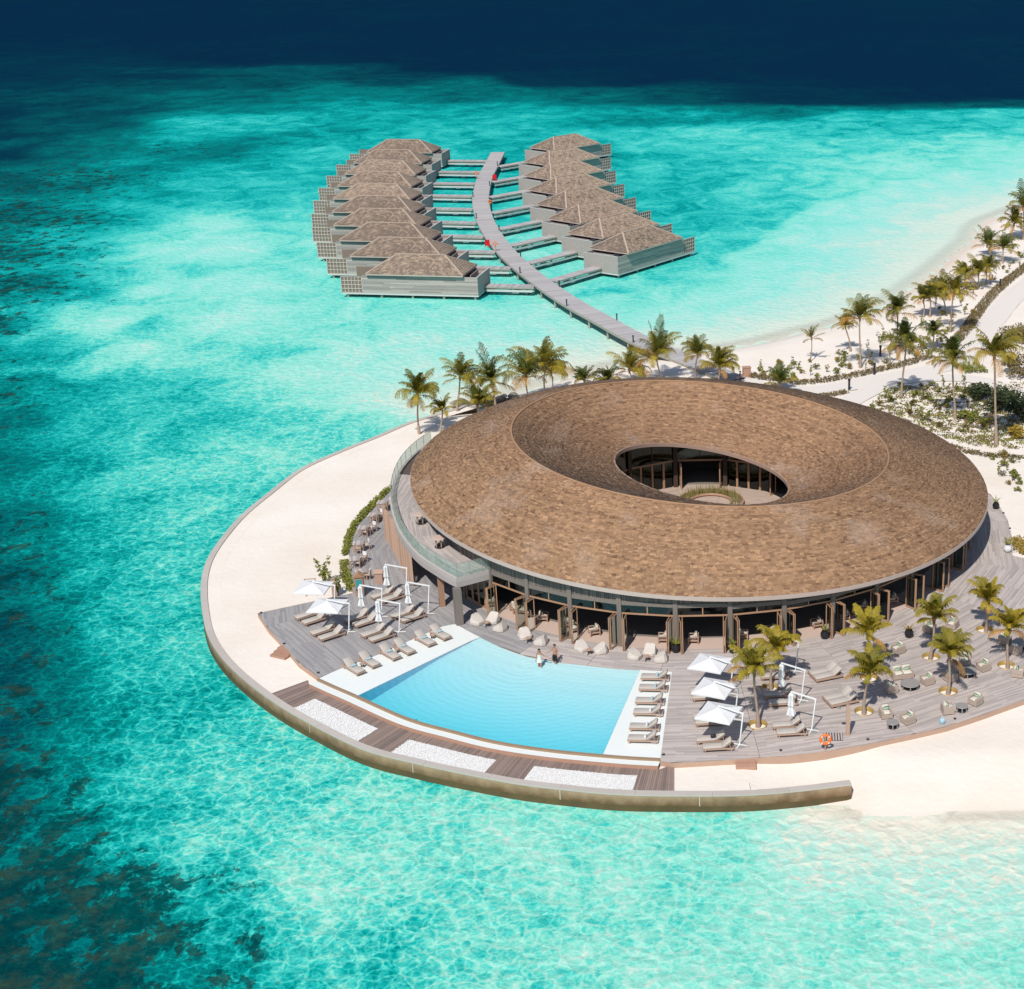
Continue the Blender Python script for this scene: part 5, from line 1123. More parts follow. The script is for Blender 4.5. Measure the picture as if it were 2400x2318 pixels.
def make_dtable(key):
    t = thing('dining_table', 't', 'table'); top = MB()
    for k in range(6): top.box((0, -.375 + .15 * k, .73), (.9, .14, .04), 0, random.random())
    top.build('table_top', K['deck_wood'], t, kind='stuff')
    for x in (-.38, .38):
        for y in (-.38, .38): MB().box((x, y, .355), (.07, .07, .71)).build('leg', K['lounger_wood'], t)
    MB().box((0, 0, .67), (.76, .76, .06)).build('apron', K['lounger_wood'], t); return t
dtable = Maker(make_dtable)
def make_dchair(key):
    t = thing('dining_chair', 'c', 'chair'); MB().box((0, 0, .43), (.48, .5, .05)).build('seat', K['lounger_wood'], t); m = MB(); cushion(m, (.01, 0, .48), (.44, .46, .06), 0, 0, .025); m.build('seat_pad', K['cushion_cream'], t)
    for y in (-.24, .24):
        MB().bar((-.22, y, 0), (-.28, y, .86), .045).build('leg', K['lounger_wood'], t); MB().bar((.22, y, 0), (.22, y, .64), .045).build('leg', K['lounger_wood'], t); MB().bar((-.26, y, .65), (.25, y, .65), .05, .035).build('armrest', K['lounger_wood'], t)
    for k in range(3): MB().box((-.265, 0, .58 + .13 * k), (.03, .46, .07)).build('back_slat', K['lounger_wood'], t)
    if key == 'cloth': m = MB(); m.box((-.27, 0, .74), (.07, .4, .34)); m.build('draped_napkin', K['towel_white'], t)
    return t
dchair = Maker(make_dchair)
def leaf_blade(mb, p, az, el, ln, w, droop, tone, n=4):
    p = Vector(p); side = Vector((-math.sin(az), math.cos(az), 0)); L_, R_ = [], []
    for k in range(n + 1):
        s = k / n; e = el - droop * s; ww = w * (1 - s) ** .6 * (.6 + s * 1.2 if s < .35 else 1.02)
        L_.append(p - side * ww / 2); R_.append(p + side * ww / 2); p = p + Vector((math.cos(az) * math.cos(e), math.sin(az) * math.cos(e), math.sin(e))) * (ln / n)
    mb.strip(L_, R_, tone, True)
def make_pot(key):
    t = thing('potted_plant', 'p', 'plant'); col = {'black': 'black_glaze', 'white': 'white_glaze', 'grey': 'table_grey'}[key.split('_')[0]]
    MB().lathe([(.16, 0), (.30, .1), (.36, .3), (.33, .5), (.24, .62), (.26, .66), (.2, .66), (.2, .55)], 18, capt=True).build('pot', K[col], t); lf = MB(); rr = random.Random(len(key))
    for k in range(14): leaf_blade(lf, (0, 0, .6), rr.uniform(0, 6.28), rr.uniform(.6, 1.4), rr.uniform(.5, .95), .12, rr.uniform(.2, 1.0), rr.random())
    lf.build('leaves', K['yellow_leaf' if key.endswith('y') else 'shrub_leaf'], t); return t
pot = Maker(make_pot)

# ------------------------------------------------------------------ poolside loungers with rolled towels
hd = heading(z6(1110, 1362), z6(1005, 1300))
for i, (x, y) in enumerate([(1065, 1325), (1165, 1280), (1300, 1230), (1395, 1195), (1530, 1140), (1630, 1100)]):
    p = at(*z6(x, y), lz); lounger('l', p, hd, f'beige sun lounger on the left pool ledge, {ORD[i]} from the sea wall', 'loungers along the left pool ledge')
    towel('towel_blue', p + Vector((math.cos(hd) * .02, math.sin(hd) * .02, .39)), hd, f'rolled blue towel on the left ledge lounger, {ORD[i]} from the sea wall', 'towels on the left ledge loungers')
for i, (x, y) in enumerate([(1118, 1300), (1345, 1205), (1578, 1112)]):
    p = at(*z6(x, y), lz); stump('s', p, i, f'small timber side table between left ledge loungers, {ORD[i]} from the sea wall', 'side tables by the pool', .8)
hd = heading(z2(75, 884), z2(325, 890))
for i, (x, y) in enumerate([(205, 850), (217, 752), (248, 628), (262, 535), (290, 425), (305, 335)]):
    p = at(*z2(x, y), lz); lounger('l', p, hd, f'beige sun lounger on the right pool ledge, {ORD[i]} from the weir', 'loungers along the right pool ledge')
    towel('towel_blue' if i > 2 else 'towel_white', p + Vector((math.cos(hd) * .16, math.sin(hd) * .16, .40)), hd, f'rolled towel on the right ledge lounger, {ORD[i]} from the weir', 'towels on the right ledge loungers')
# left deck: six pairs under cantilever parasols
hd = heading(z6(830, 1140), z6(1010, 1082))
LP = {'open parasol next to the sand': [(762, 972), (810, 1005)], 'open parasol nearest the pool walk': [(865, 1075), (918, 1108)], 'left furled parasol': [(1085, 990), (1142, 1020)], 'furled parasol nearest the pool': [(1195, 1088), (1248, 1118)], 'furled parasol nearest the kiosk': [(1255, 838), (1312, 862)], 'furled parasol beside the terrace post': [(1388, 965), (1450, 990)]}
for nm, pr in LP.items():
    for k, (x, y) in enumerate(pr): lounger('l', at(*z6(x, y), DECK), hd, f'beige {"inner" if k == 0 else "outer"} lounger of the pair by the {nm}, left deck', 'loungers in pairs on the left deck')
UL = [('open', (935, 945), 'white open parasol on the left deck next to the sand'), ('open', (1030, 1068), 'white open parasol on the left deck nearest the pool walk'), ('shut', (1243, 968), 'white furled cantilever parasol left of the others on the left deck'), ('shut', (1360, 1068), 'white furled cantilever parasol nearest the pool on the left deck'), ('shut', (1405, 828), 'white furled cantilever parasol nearest the timber kiosk'), ('shut', (1550, 948), 'white furled cantilever parasol beside the terrace post')]
for kd, (x, y), lb in UL: umb(kd, at(*z6(x, y), DECK), R(-4), lb, 'parasols on the left deck', .93)
# right deck
hd = heading(z2(700, 938), z2(948, 925))
RP = {'nearest the sand': [(775, 855), (830, 918)], 'under the middle open parasol': [(745, 655), (765, 710)], 'under the far open parasol': [(715, 445), (735, 500)], 'beside the far furled parasol': [(1270, 275), (1300, 325)], 'beside the middle furled parasol': [(1335, 478), (1372, 545)], 'beside the near furled parasol': [(1405, 735), (1445, 795)]}
for nm, pr in RP.items():
    for k, (x, y) in enumerate(pr): lounger('l', at(*z2(x, y), DECK), hd, f'beige {"inner" if k == 0 else "outer"} lounger of the right deck pair {nm}', 'loungers in pairs on the right deck')
UR = [('open', (1010, 878), 'white open parasol on the right deck nearest the sand'), ('open', (970, 665), 'white open parasol on the right deck, middle of three'), ('open', (930, 450), 'white open parasol on the right deck nearest the pavilion'), ('shut', (1525, 505), 'white furled cantilever parasol between the two palms and the daybeds'), ('shut', (1612, 755), 'white furled cantilever parasol nearest the shower post'), ('shut', (1475, 262), 'white furled cantilever parasol behind the palm pair')]
for kd, (x, y), lb in UR: umb(kd, at(*z2(x, y), DECK), R(-19), lb, 'parasols on the right deck', .93)
hd2 = heading(z2(1635, 350), z2(1850, 305))
daybed('d', at(*z2(1725, 305), DECK), hd2, 'wide beige double daybed on the right deck farther from the shower post', 'double daybeds'); daybed('d', at(*z2(1850, 515), DECK), hd2, 'wide beige double daybed on the right deck beside the shower post', 'double daybeds')
bg = thing('beach_bag', 'dark woven bag lying on a lounger under the near open parasol', 'bag', at(*z2(790, 815), DECK + .4)); m = MB(); cushion(m, (0, 0, .12), (.35, .2, .24), .4, 0, .05); m.build('body', K['dark_metal'], bg); MB().tube([(-.1, 0, .22), (-.06, 0, .36), (.06, 0, .36), (.1, 0, .22)], .015).build('strap', K['dark_timber'], bg)
# bean bags before the pavilion
BG = [('left', (300, 715), [(225, 690), (345, 680), (400, 740)]), ('second left', (618, 835), [(590, 800), (712, 845)]), ('middle', (1082, 925), [(1025, 895), (1168, 910)]), ('right', (1523, 975), [(1428, 955), (1545, 925), (1632, 975)])]
for nm, tb, bs in BG:
    tp = at(*z1(*tb), DECK); stump('s', tp, 0, f'small round stump table of the {nm} bean bag group', 'stump tables by the bean bags', 1.0)
    for k, b in enumerate(bs):
        p = at(*z1(*b), DECK); d = tp - p; bean('b' + str(k), p, math.atan2(d.y, d.x), f'cream bean bag in the {nm} group before the pavilion doors, {ORD[k] if k else "first"} from the left', 'bean bags in front of the pavilion', 1.05)
# timber armchairs at the thresholds
for k, ((x, y), f, lb) in enumerate([(z1(520, 600), -60, 'cream cushioned armchair inside the leftmost open bay'), (z1(585, 612), -110, 'cream cushioned armchair facing left behind the first folded doors'), (z1(730, 668), 0, 'cream cushioned armchair at the left side of the second open bay'), (z1(905, 715), 180, 'cream cushioned armchair at the right side of the second open bay'), (z1(1120, 775), 200, 'cream cushioned armchair at the left of the third open bay'), (z1(1650, 830), 180, 'cream cushioned armchair at the right of the fourth open bay'), (z1(1880, 835), 180, 'cream cushioned armchair at the left of the fifth open bay'),
        ((1741, 1497), 0, 'cream cushioned armchair in the bay behind the palm pair'), ((1806, 1487), 180, 'cream cushioned armchair right of the bay behind the palm pair'), ((1914, 1470), 200, 'pale armchair in the shaded bay left of the tall green potted plant'), ((1978, 1452), 190, 'pale armchair in the shaded bay right of the tall green potted plant'), ((2020, 1430), 190, 'pale armchair in the shaded second last open bay'), ((2090, 1413), 200, 'pale armchair in the shaded last open bay')]):
    armchair('timber_1', at(x, y, DECK + .012), R(f), lb, 'armchairs inside the pavilion doors')
# woven lounge sets on the right deck
SETS = [('big', (800, 1248), [(735, 1160, 2), (940, 1210), (648, 1278)], 'right of the left palm'), ('small', (660, 1568), [(605, 1480), (783, 1525)], 'nearest the sand'), ('small', (1217, 1435), [(1103, 1445), (1328, 1375)], 'near the sand right of the middle palm'), ('big', (1258, 1145), [(1393, 1100), (1125, 1185), (1240, 1050)], 'behind the middle palm'), ('tiny', (612, 995), [(705, 960)], 'beside the palm trunk near the pavilion'), ('big', (1060, 835), [(955, 790), (1142, 760)], 'behind the black urn'), ('big', (1695, 920), [(1565, 885), (1650, 965)], 'at the right edge')]
for sz, tb, ch, nm in SETS:
    tp = at(*z3(*tb), DECK); table(sz, tp, .2, f'round grey table of the woven lounge set {nm}', 'round tables on the right deck')
    for k, c in enumerate(ch):
        p = at(*z3(c[0], c[1]), DECK); d = tp - p; n_ = c[2] if len(c) > 2 else 1
        armchair(f'woven_{n_}', p, math.atan2(d.y, d.x), f'woven {"sofa" if n_ > 1 else "armchair"}, {["first", "second", "third"][k]} seat of the set {nm}', 'woven seats on the right deck')
armchair('woven_1', at(*z3(1672, 1150), DECK), R(-15), 'woven armchair with green pillow alone near the right edge of the deck', 'woven seats on the right deck')
# dining row along the hedge
TT = [(770, 265), (620, 480), (450, 700), (365, 960), (300, 1230), (400, 1440)]; FC = [(810, 425), (650, 625), (505, 845), (365, 1150), (370, 1375), None]; RCs = [(880, 370), (745, 560), (610, 775), (500, 1075), (450, 1300), (525, 1580)]
for i in range(6):
    tp = at(*z7(*TT[i]), DECK + .74); tp.z = DECK; a = heading(z7(*TT[max(0, i - 1)]), z7(*TT[min(5, i + 1)])); dtable('t', tp, a, f'square slatted dining table by the hedge, {ORD[i] if i else "first"} counting from the far end', 'dining tables along the hedge')
    for c, nm in ((FC[i], 'near side'), (RCs[i], 'building side')):
        if c: p = at(*z7(*c), DECK); d = tp - p; dchair('cloth' if nm[0] == 'b' else 'plain', p, math.atan2(d.y, d.x), f'timber dining chair on the {nm} of the {ORD[i] if i else "first"} hedge table from the far end', 'dining chairs along the hedge')
for (x, y), lb in (((1500, 300), 'round pale table on the upper terrace farther from its corner'), ((1622, 455), 'round pale table on the upper terrace nearer its corner')):
    p = at(*z6(x, y), UP + .74); p.z = UP + .012; table('high', p, 0, lb, 'terrace tables', 1.15)
    for k in range(0): pass
# urns and pots
for k, (key, (x, y), s, lb) in enumerate([('black_g', (1584, 1528), .95, 'round black urn with a small plant between folded doors, left of two'), ('black_g', (1718, 1529), .95, 'round black urn with a small plant between folded doors, right of two'), ('black_g', (1933, 1496), .95, 'round black urn with an upright green plant beside the left deck palm'), ('black_y', (2130, 1493), .95, 'round black urn with a dry yellow plant standing alone on the right deck'), ('grey_g', (970, 1364), 1.0, 'grey pot with a leafy plant beneath the upper terrace'), ('black_g', (2334, 1192), .9, 'black pot on the deck behind the right end of the big roof'), ('white_g', (2361, 1293), 1.0, 'white pot at the right walkway beside the yellow hedge'), ('black_y', (1342, 1493), .9, 'dark pot with a yellow green plant before the second folded doors')]): pot(key, at(x, y, DECK), k, lb, 'potted plants', s)
# shower, life ring, bag, steps, kiosk, signs
sh = thing('outdoor_shower', 'tall timber shower post with a slatted drain grate on the right deck', 'shower', at(1987, 1722, DECK)); MB().box((0, 0, 1.1), (.26, .26, 2.2)).build('post', K['lounger_wood'], sh); MB().bar((0, 0, 2.1), (-.62, -.1, 2.12), .05, .04).build('shower_arm', K['table_grey'], sh); MB().lathe([(.16, 2.05), (.16, 2.08)], 14, (-.62, -.1, 0)).build('shower_head', K['table_grey'], sh)
gp = at(1953, 1727, DECK) - sh.location; fr = MB(); fr.box((gp.x, gp.y, .015), (1.25, 1.05, .02)); g_ = fr.build('drain_tray', K['dark_timber'], sh)
for k in range(7): MB().box((gp.x - .54 + .18 * k, gp.y, .04), (.11, 1.0, .03), R(0)).build('grate_slat', K['deck_wood'], g_)
life_ring('r', at(1934, 1772, SAND), 0, 'orange life ring on a wooden post at the sand edge of the right deck', 'life rings', 1.05)
bb = thing('canvas_bag', 'pale blue canvas bag standing on the right deck near the sand', 'bag', at(*z3(1062, 1535), DECK)); m = MB(); cushion(m, (0, 0, .2), (.34, .22, .4), .3, 0, .05); m.build('body', K['towel_blue'], bb); MB().tube([(-.1, 0, .38), (-.06, 0, .52), (.06, 0, .52), (.1, 0, .38)], .015).build('strap', K['towel_white'], bb)
def steps_(loc, rz, w, lb):
    t = thing('deck_steps', lb, 'steps', loc, rz)
    for k in range(3): hk = (DECK - SAND - .03) * (1 - k / 3.6); MB().box((.42 * k + .2, 0, hk / 2 - .1), (.415, w, hk + .2), 0, random.random()).build('step', K['step_wood'], t)
p = at(1746, 1779, SAND); steps_(p, heading((1746, 1779), (1750, 1812), SAND), 1.3, 'timber steps from the right deck down to the sand')
p = at(677, 1527, SAND); steps_(p, heading((677, 1527), (640, 1550), SAND), 1.4, 'timber steps from the left deck down to the sand')
ki = thing('timber_kiosk', 'narrow orange timber kiosk with gabled top and teal screen on the left deck', 'kiosk', at(845, 1396, DECK), R(8))
MB().box((0, 0, .85), (.66, .5, 1.7)).build('cabinet', K['teak'], ki); r_ = MB(); r_.add([(-.45, -.34, 1.7), (.45, -.34, 1.7), (.45, .34, 1.7), (-.45, .34, 1.7), (0, -.34, 2.05), (0, .34, 2.05)], [(0, 1, 4), (3, 5, 2), (0, 4, 5, 3), (1, 2, 5, 4), (0, 3, 2, 1)]); r_.build('gable_roof', K['teak'], ki)
mat('teal_screen', (.05, .32, .34), (.04, .26, .29), rough=.3); MB().box((0, -.262, 1.15), (.46, .03, .66)).build('screen', MATS['teal_screen'], ki); MB().box((0, -.262, .62), (.5, .03, .14)).build('recess', K['dark_timber'], ki)
lc = thing('timber_lectern', 'pale timber host stand with slanted top beside the kiosk', 'lectern', at(889, 1366, DECK), R(5)); MB().box((0, 0, .45), (.62, .42, .9)).build('cabinet', K['lounger_wood'], lc); MB().box((0, -.02, .98), (.5, .72, .06), R(90), tilt=R(22)).build('slanted_top', K['lounger_wood'], lc)
af = thing('easel_sign', 'orange timber easel holding a white notice board beside the sand', 'sign', at(730, 1397, SAND), R(10))
for x in (-.42, .42): MB().bar((x, 0, 0), (x, .12, 1.5), .05).build('leg', K['teak'], af)
MB().bar((0, .55, 0), (0, .12, 1.45), .04).build('leg', K['teak'], af); MB().box((0, .06, 1.08), (.74, .03, .72)).build('board', K['white_paint'], af); MB().bar((-.42, .07, 1.46), (.42, .07, 1.46), .05).build('top_rail', K['teak'], af)
m = MB()
for a, b in ((0, .2), (-.1, .05), (.08, -.12)): m.box((a, .042, 1.1 + b), (.3, .006, .05))
m.build('notice_print', K['slate'], af)
wp = thing('sign_post', 'weathered timber post among the saplings at the left deck corner', 'post', at(785, 1402, SAND), R(8)); MB().box((0, 0, .85), (.34, .1, 1.7)).build('board', K['lounger_wood'], wp); MB().box((0, 0, 1.72), (.40, .16, .05)).build('cap', K['lounger_wood'], wp)
DL = [((746, 1577), 'at the pool corner'), ((666, 1509), 'above the left steps'), ((612, 1437), 'at the left deck tip'), ((822, 1337), 'by the lower hedge'), ((826, 1280), 'by the upper hedge'), ((1555, 1769), 'at the right pool corner'), ((1830, 1759), 'on the right deck rim'), ((2034, 1733), 'right of the shower'), ((2238, 1685), 'right of the blue bag'), ((2352, 1203), 'on the far right walkway'), ((2367, 1239), 'on the right walkway')]
for (x, y), nm in DL:
    t = thing('deck_lamp', f'tiny black deck lamp {nm}', 'lamp', at(x, y, DECK), 0, 'small deck lamps'); MB().cyl((0, 0, 0), (0, 0, .1), .1, .085, n=12).build('housing', K['dark_metal'], t); MB().cyl((0, 0, .1), (0, 0, .115), .06, n=12).build('lens', K['table_grey'], t)

# ------------------------------------------------------------------ palms
def frond(lf, rb, base, az, el, ln, droop, rr, tone, twist=0, nl=20, wscale=1.0):
    p = Vector(base); pts = []; n = 10; dirs = []
    for k in range(n + 1):
        s = k / n; e = el - droop * s ** 2.0; a = az + twist * s; d = Vector((math.cos(a) * math.cos(e), math.sin(a) * math.cos(e), math.sin(e))); pts.append(p.copy()); dirs.append(d); p = p + d * (ln / n)
    rb.tube(pts, [.028 * (1 - .8 * k / n) + .004 for k in range(n + 1)], 3, tone)
    for k in range(nl):
        s = .14 + .86 * (k + .5) / nl; x = s * n; i = min(n - 1, int(x)); q = pts[i].lerp(pts[i + 1], x - i); d = dirs[i].lerp(dirs[i + 1], x - i).normalized()
        side = d.cross(Vector((0, 0, 1))); side = side.normalized() if side.length > .05 else Vector((-math.sin(az), math.cos(az), 0)); up = side.cross(d)
        l = ln * .27 * wscale * math.sin(math.pi * (.16 + .80 * s)) ** .7 * rr.uniform(.85, 1.12)
        for sg in (-1, 1):
            v = (side * sg * .80 + d * .62 + up * rr.uniform(-.1, .22)).normalized(); t1 = q + v * l * .55; t2 = q + v * l + Vector((0, 0, -l * rr.uniform(.3, .75))); w = d * (.036 + .016 * rr.random())
            lf.add([q - w, q + w, t1 + w * .9, t1 - w * .9, t2], [(0, 1, 2, 3), (3, 2, 4)], min(1, max(0, tone + rr.uniform(-.15, .15))))
def crown(seed, style):
    """style: deck (short arching, yellow green), beach (wind swept, hanging), sparse, spear"""
    rr = random.Random(seed); lf, rb, dr = MB(), MB(), MB()
    nf, L0 = {'deck': (20, 1.85), 'beach': (22, 2.75), 'sparse': (9, 2.0), 'spear': (19, 2.7), 'bushy': (22, 2.4)}[style]
    wind = rr.uniform(0, 6.28)
    for k in range(nf):
        az = k * 2.399 + rr.uniform(-.25, .25); u = k / nf; el = R(88) - u ** 1.15 * R({'bushy': 55, 'deck': 56}.get(style, 64)) + R(rr.uniform(-13, 13)); ln = L0 * rr.uniform(.68, 1.14) * (.85 + .3 * math.sin(u * 3))
        if style == 'spear' and k < 3: ln *= 1.45; el = R(rr.uniform(70, 86)); dr_ = R(12)
        else: dr_ = R(rr.uniform(35, 150)) * (.6 + .6 * u) if style != 'sparse' else R(rr.uniform(20, 70))
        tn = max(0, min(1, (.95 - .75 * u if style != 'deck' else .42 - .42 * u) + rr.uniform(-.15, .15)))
        if style in ('beach', 'spear', 'bushy'): az = az + .75 * math.sin(wind - az)
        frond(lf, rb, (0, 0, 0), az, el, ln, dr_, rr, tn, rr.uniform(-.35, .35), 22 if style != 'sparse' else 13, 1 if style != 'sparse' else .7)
    for k in range({'deck': 2, 'beach': 4, 'sparse': 3, 'spear': 4, 'bushy': 2}[style]): frond(dr, dr, (0, 0, -.08), rr.uniform(0, 6.28), R(rr.uniform(-15, 25)), L0 * rr.uniform(.7, 1.05), R(rr.uniform(40, 90)), rr, rr.random(), 0, 14)
    return lf.mesh('leaves'), rb.mesh('ribs'), dr.mesh('dry_fronds')
CROWNS = {}
def crown_meshes(style, k):
    key = (style, k)
    if key not in CROWNS: CROWNS[key] = crown(hash(style) % 97 if False else sum(map(ord, style)) + 31 * k, style)
    return CROWNS[key]
def mobj(name, me, mat_, parent):
    if not me.materials: me.materials.append(mat_)
    o = bpy.data.objects.new(name, me); COL.objects.link(o); o.parent = parent; return o
pc_ = [0]
def palm(base_px, crown_px, style, label, group, Z=SAND, size=1.0, pit=False):
    pc_[0] += 1; b = at(*base_px, Z); rr = random.Random(pc_[0] * 13); h = max(.5, hgt(b, crown_px[1])); dx = xat(b, crown_px[0], b.z + h) - b.x
    t = thing('palm_tree', label, 'palm tree', b, 0, group); m = MB(); n = 10; r0 = .14 * (.8 + .03 * h) if style != 'sparse' else .09
    dy = rr.uniform(-.25, .25); pts = []
    for k in range(n + 1):
        s = k / n; pts.append((dx * s ** 1.4 + .06 * math.sin(s * 5 + pc_[0]), dy * s ** 1.5, h * s - (.25 if k == 0 else 0)))
    rads = [r0 * (1.55 - .75 * min(1, s * 4)) if s < .25 else r0 * (.8 - .18 * s) for s in [k / n for k in range(n + 1)]]
    m.tube(pts, rads, 8, .4); tr = m.build('trunk', K['palm_trunk'], t)
    rg = MB()
    for k in range(int(h / .16)):                                # ring scars
        s = (k + .5) / int(h / .16); i = min(n - 1, int(s * n)); f = s * n - i; q = Vector(pts[i]).lerp(Vector(pts[i + 1]), f); r_ = rads[i] * (1 - f) + rads[i + 1] * f; rg.lathe([(r_ * .98, -.02), (r_ * 1.09, 0), (r_ * .98, .02)], 8, tuple(q), rr.random(), capt=False)
    if rg.v: rg.build('ring_scars', K['palm_trunk'], tr, kind='stuff')
    c = bpy.data.objects.new('crown', None); COL.objects.link(c); c.parent = t; c.location = pts[-1]; c.rotation_euler = (rr.uniform(-.08, .08), rr.uniform(-.08, .08), rr.uniform(0, 6.28)); c.scale = (size,) * 3
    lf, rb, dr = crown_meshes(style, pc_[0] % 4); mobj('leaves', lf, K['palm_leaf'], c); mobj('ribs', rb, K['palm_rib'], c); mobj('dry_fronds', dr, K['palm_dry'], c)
    bo = MB()
    for k in range(10): a = k * 2.4; bo.bar((.07 * math.cos(a), .07 * math.sin(a), -.35), (.13 * math.cos(a), .13 * math.sin(a), .12), .07, .03, rr.random())
    o = bo.build('leaf_bases', K['palm_boot'], c, kind='stuff'); return t
DP = [((1775, 1704), (1768, 1572), 'short palm in a brass ringed pit nearest the open parasols'), ((1805, 1616), (1817, 1528), 'short palm in a brass ringed pit behind the furled parasol'), ((2025, 1674), (2034, 1580), 'leaning palm in a brass ringed pit beside the daybeds'), ((2037, 1592), (2034, 1492), 'palm in a deck pit hidden behind the daybed palm'), ((2182, 1546), (2190, 1450), 'palm in a brass ringed pit next to the lone black urn'), ((2222, 1627), (2228, 1540), 'palm in a brass ringed pit in the middle of the lounge sets'), ((2309, 1482), (2317, 1408), 'palm in a brass ringed pit farthest back on the right deck'), ((2360, 1566), (2366, 1478), 'palm in a brass ringed pit at the right edge of the deck')]
for (b, c, lb), (x, y, r) in zip(DP, pits):
    palm(b, c, 'deck', lb, 'palms on the right deck', DECK - .3, 1.1)
    pt = thing('tree_pit', lb.replace('palm', 'white sand pit', 1).split(' in a ')[0] + ' with brass rim around the ' + ' '.join(lb.split()[-5:]), 'tree pit', (x, y, DECK), 0, 'brass rimmed tree pits'); n = 28
    MB().lathe([(r - .03, -.42), (r - .03, .03), (r + .02, .03), (r + .02, -.05)], n, capt=False).build('brass_rim', K['brass'], pt); MB().lathe([(r, -.30), (.02, -.29)], n, capt=False).build('sand_fill', K['pebble'], pt)
PIT_L = ['round brass rimmed pit nearest the open parasols', 'round brass rimmed pit behind the furled parasol', 'round brass rimmed pit beside the daybeds', 'round brass rimmed pit hidden behind the daybed palm', 'round brass rimmed pit next to the lone black urn', 'round brass rimmed pit amid the lounge sets', 'round brass rimmed pit farthest back on the right deck', 'round brass rimmed pit at the right edge of the deck']
for o, lb in zip([o for o in COL.objects if o.name.startswith('tree_pit')], PIT_L): o['label'] = lb
def q5(x, y): return 1950 + x / 2.784, 400 + y / 2.784
def q4(x, y): return 1450 + x / 3.267, 640 + y / 3.267
def q3(x, y): return 880 + x / 3.267, 740 + y / 3.267
BP = [(q3(335, 905), q3(322, 600), 'beach', 'tall palm leftmost behind the pavilion at the sea wall', 1.0), (q3(505, 905), q3(510, 730), 'bushy', 'small palm second from the left behind the pavilion', .62), (q3(630, 730), q3(645, 480), 'beach', 'palm with tousled crown third from the left behind the roof', .9), (q3(790, 775), q3(785, 690), 'bushy', 'low bushy palm close behind the left of the roof', 1.0), (q3(915, 690), q3(895, 500), 'spear', 'palm with one tall spear frond behind the roof', 1.0), (q3(1170, 655), q3(1150, 470), 'beach', 'full palm left of the dense pair behind the roof', 1.15), (q3(1300, 620), q3(1290, 410), 'beach', 'tallest dense palm of the group behind the roof', 1.2), (q3(1370, 605), q3(1345, 440), 'sparse', 'thin bare palm right of the dense group', .8), (q3(1622, 560), q3(1600, 500), 'bushy', 'small leaning palm alone behind the roof crest', .75), (q3(1775, 540), q3(1785, 505), 'bushy', 'low green palm behind the roof crest', .8),
      (q4(105, 845), q4(85, 745), 'beach', 'yellowing low palm left of the jetty palms', .95), (q4(322, 830), q4(290, 640), 'spear', 'tall upswept palm in front of the jetty', 1.15), (q4(585, 825), q4(603, 625), 'beach', 'palm standing before the middle of the jetty end', .85), (q4(770, 855), q4(770, 730), 'bushy', 'dense dark palm covering the jetty end', 1.1), (q4(1235, 910), q4(1235, 850), 'bushy', 'low spreading palm behind the right of the roof', .9), (q4(1470, 675), q4(1480, 500), 'sparse', 'bare windswept palm on the open beach', .8),
      (q5(120, 1180), q5(90, 1020), 'beach', 'small palm on the beach left of the tall one', .62), (q5(182, 1288), q5(182, 960), 'beach', 'tall dark palm on the beach edge', 1.0), (q5(378, 1275), q5(385, 1110), 'sparse', 'thin sapling palm beside the garden hedge', .6), (q5(430, 1215), q5(425, 930), 'beach', 'palm with yellow green crown behind the big path palm', .9), (q5(455, 1478), q5(480, 1130), 'beach', 'big curved palm at the near edge of the sand path', 1.1), (q5(600, 955), q5(598, 850), 'bushy', 'feathery palm on the beach above the garden', .9), (q5(742, 935), q5(715, 800), 'beach', 'leaning palm at the top of the garden bend', 1.0), (q5(768, 1055), q5(795, 800), 'beach', 'palm beside the leaning one above the garden', 1.0), (q5(800, 1620), q5(785, 1240), 'beach', 'big palm in the planted bed right of the roof', 1.05), (q5(1070, 1795), q5(1055, 1210), 'beach', 'tallest palm, grey trunked, in front of the dark shrubs', 1.15), (q5(662, 1165), q5(662, 1070), 'bushy', 'low yellowish palm beside the path bend', .8), (q5(950, 775), q5(958, 680), 'beach', 'palm with a round shadow beyond the path', .9), (q5(1003, 745), q5(1012, 640), 'beach', 'slim palm right beside the round shadow palm', .8), (q5(1112, 605), q5(1120, 510), 'beach', 'palm at the upper end of the hedge', .9), (q5(868, 765), q5(868, 690), 'bushy', 'short palm left of the round shadow palm', .9), (q5(1040, 560), q5(1012, 490), 'beach', 'palm in front of the far sand spit', .95), (q5(1170, 445), q5(1185, 350), 'beach', 'palm at the far right shore', 1.1), (q5(1250, 450), q5(1245, 240), 'spear', 'highest palm at the far right picture edge', 1.2), (q5(640, 955), q5(640, 815), 'beach', 'palm half hidden by the leaning garden palm', .85)]
for b, c, st_, lb, sz in BP: palm(b, c, st_, lb, 'palms along the beach', SAND, sz * 1.14)

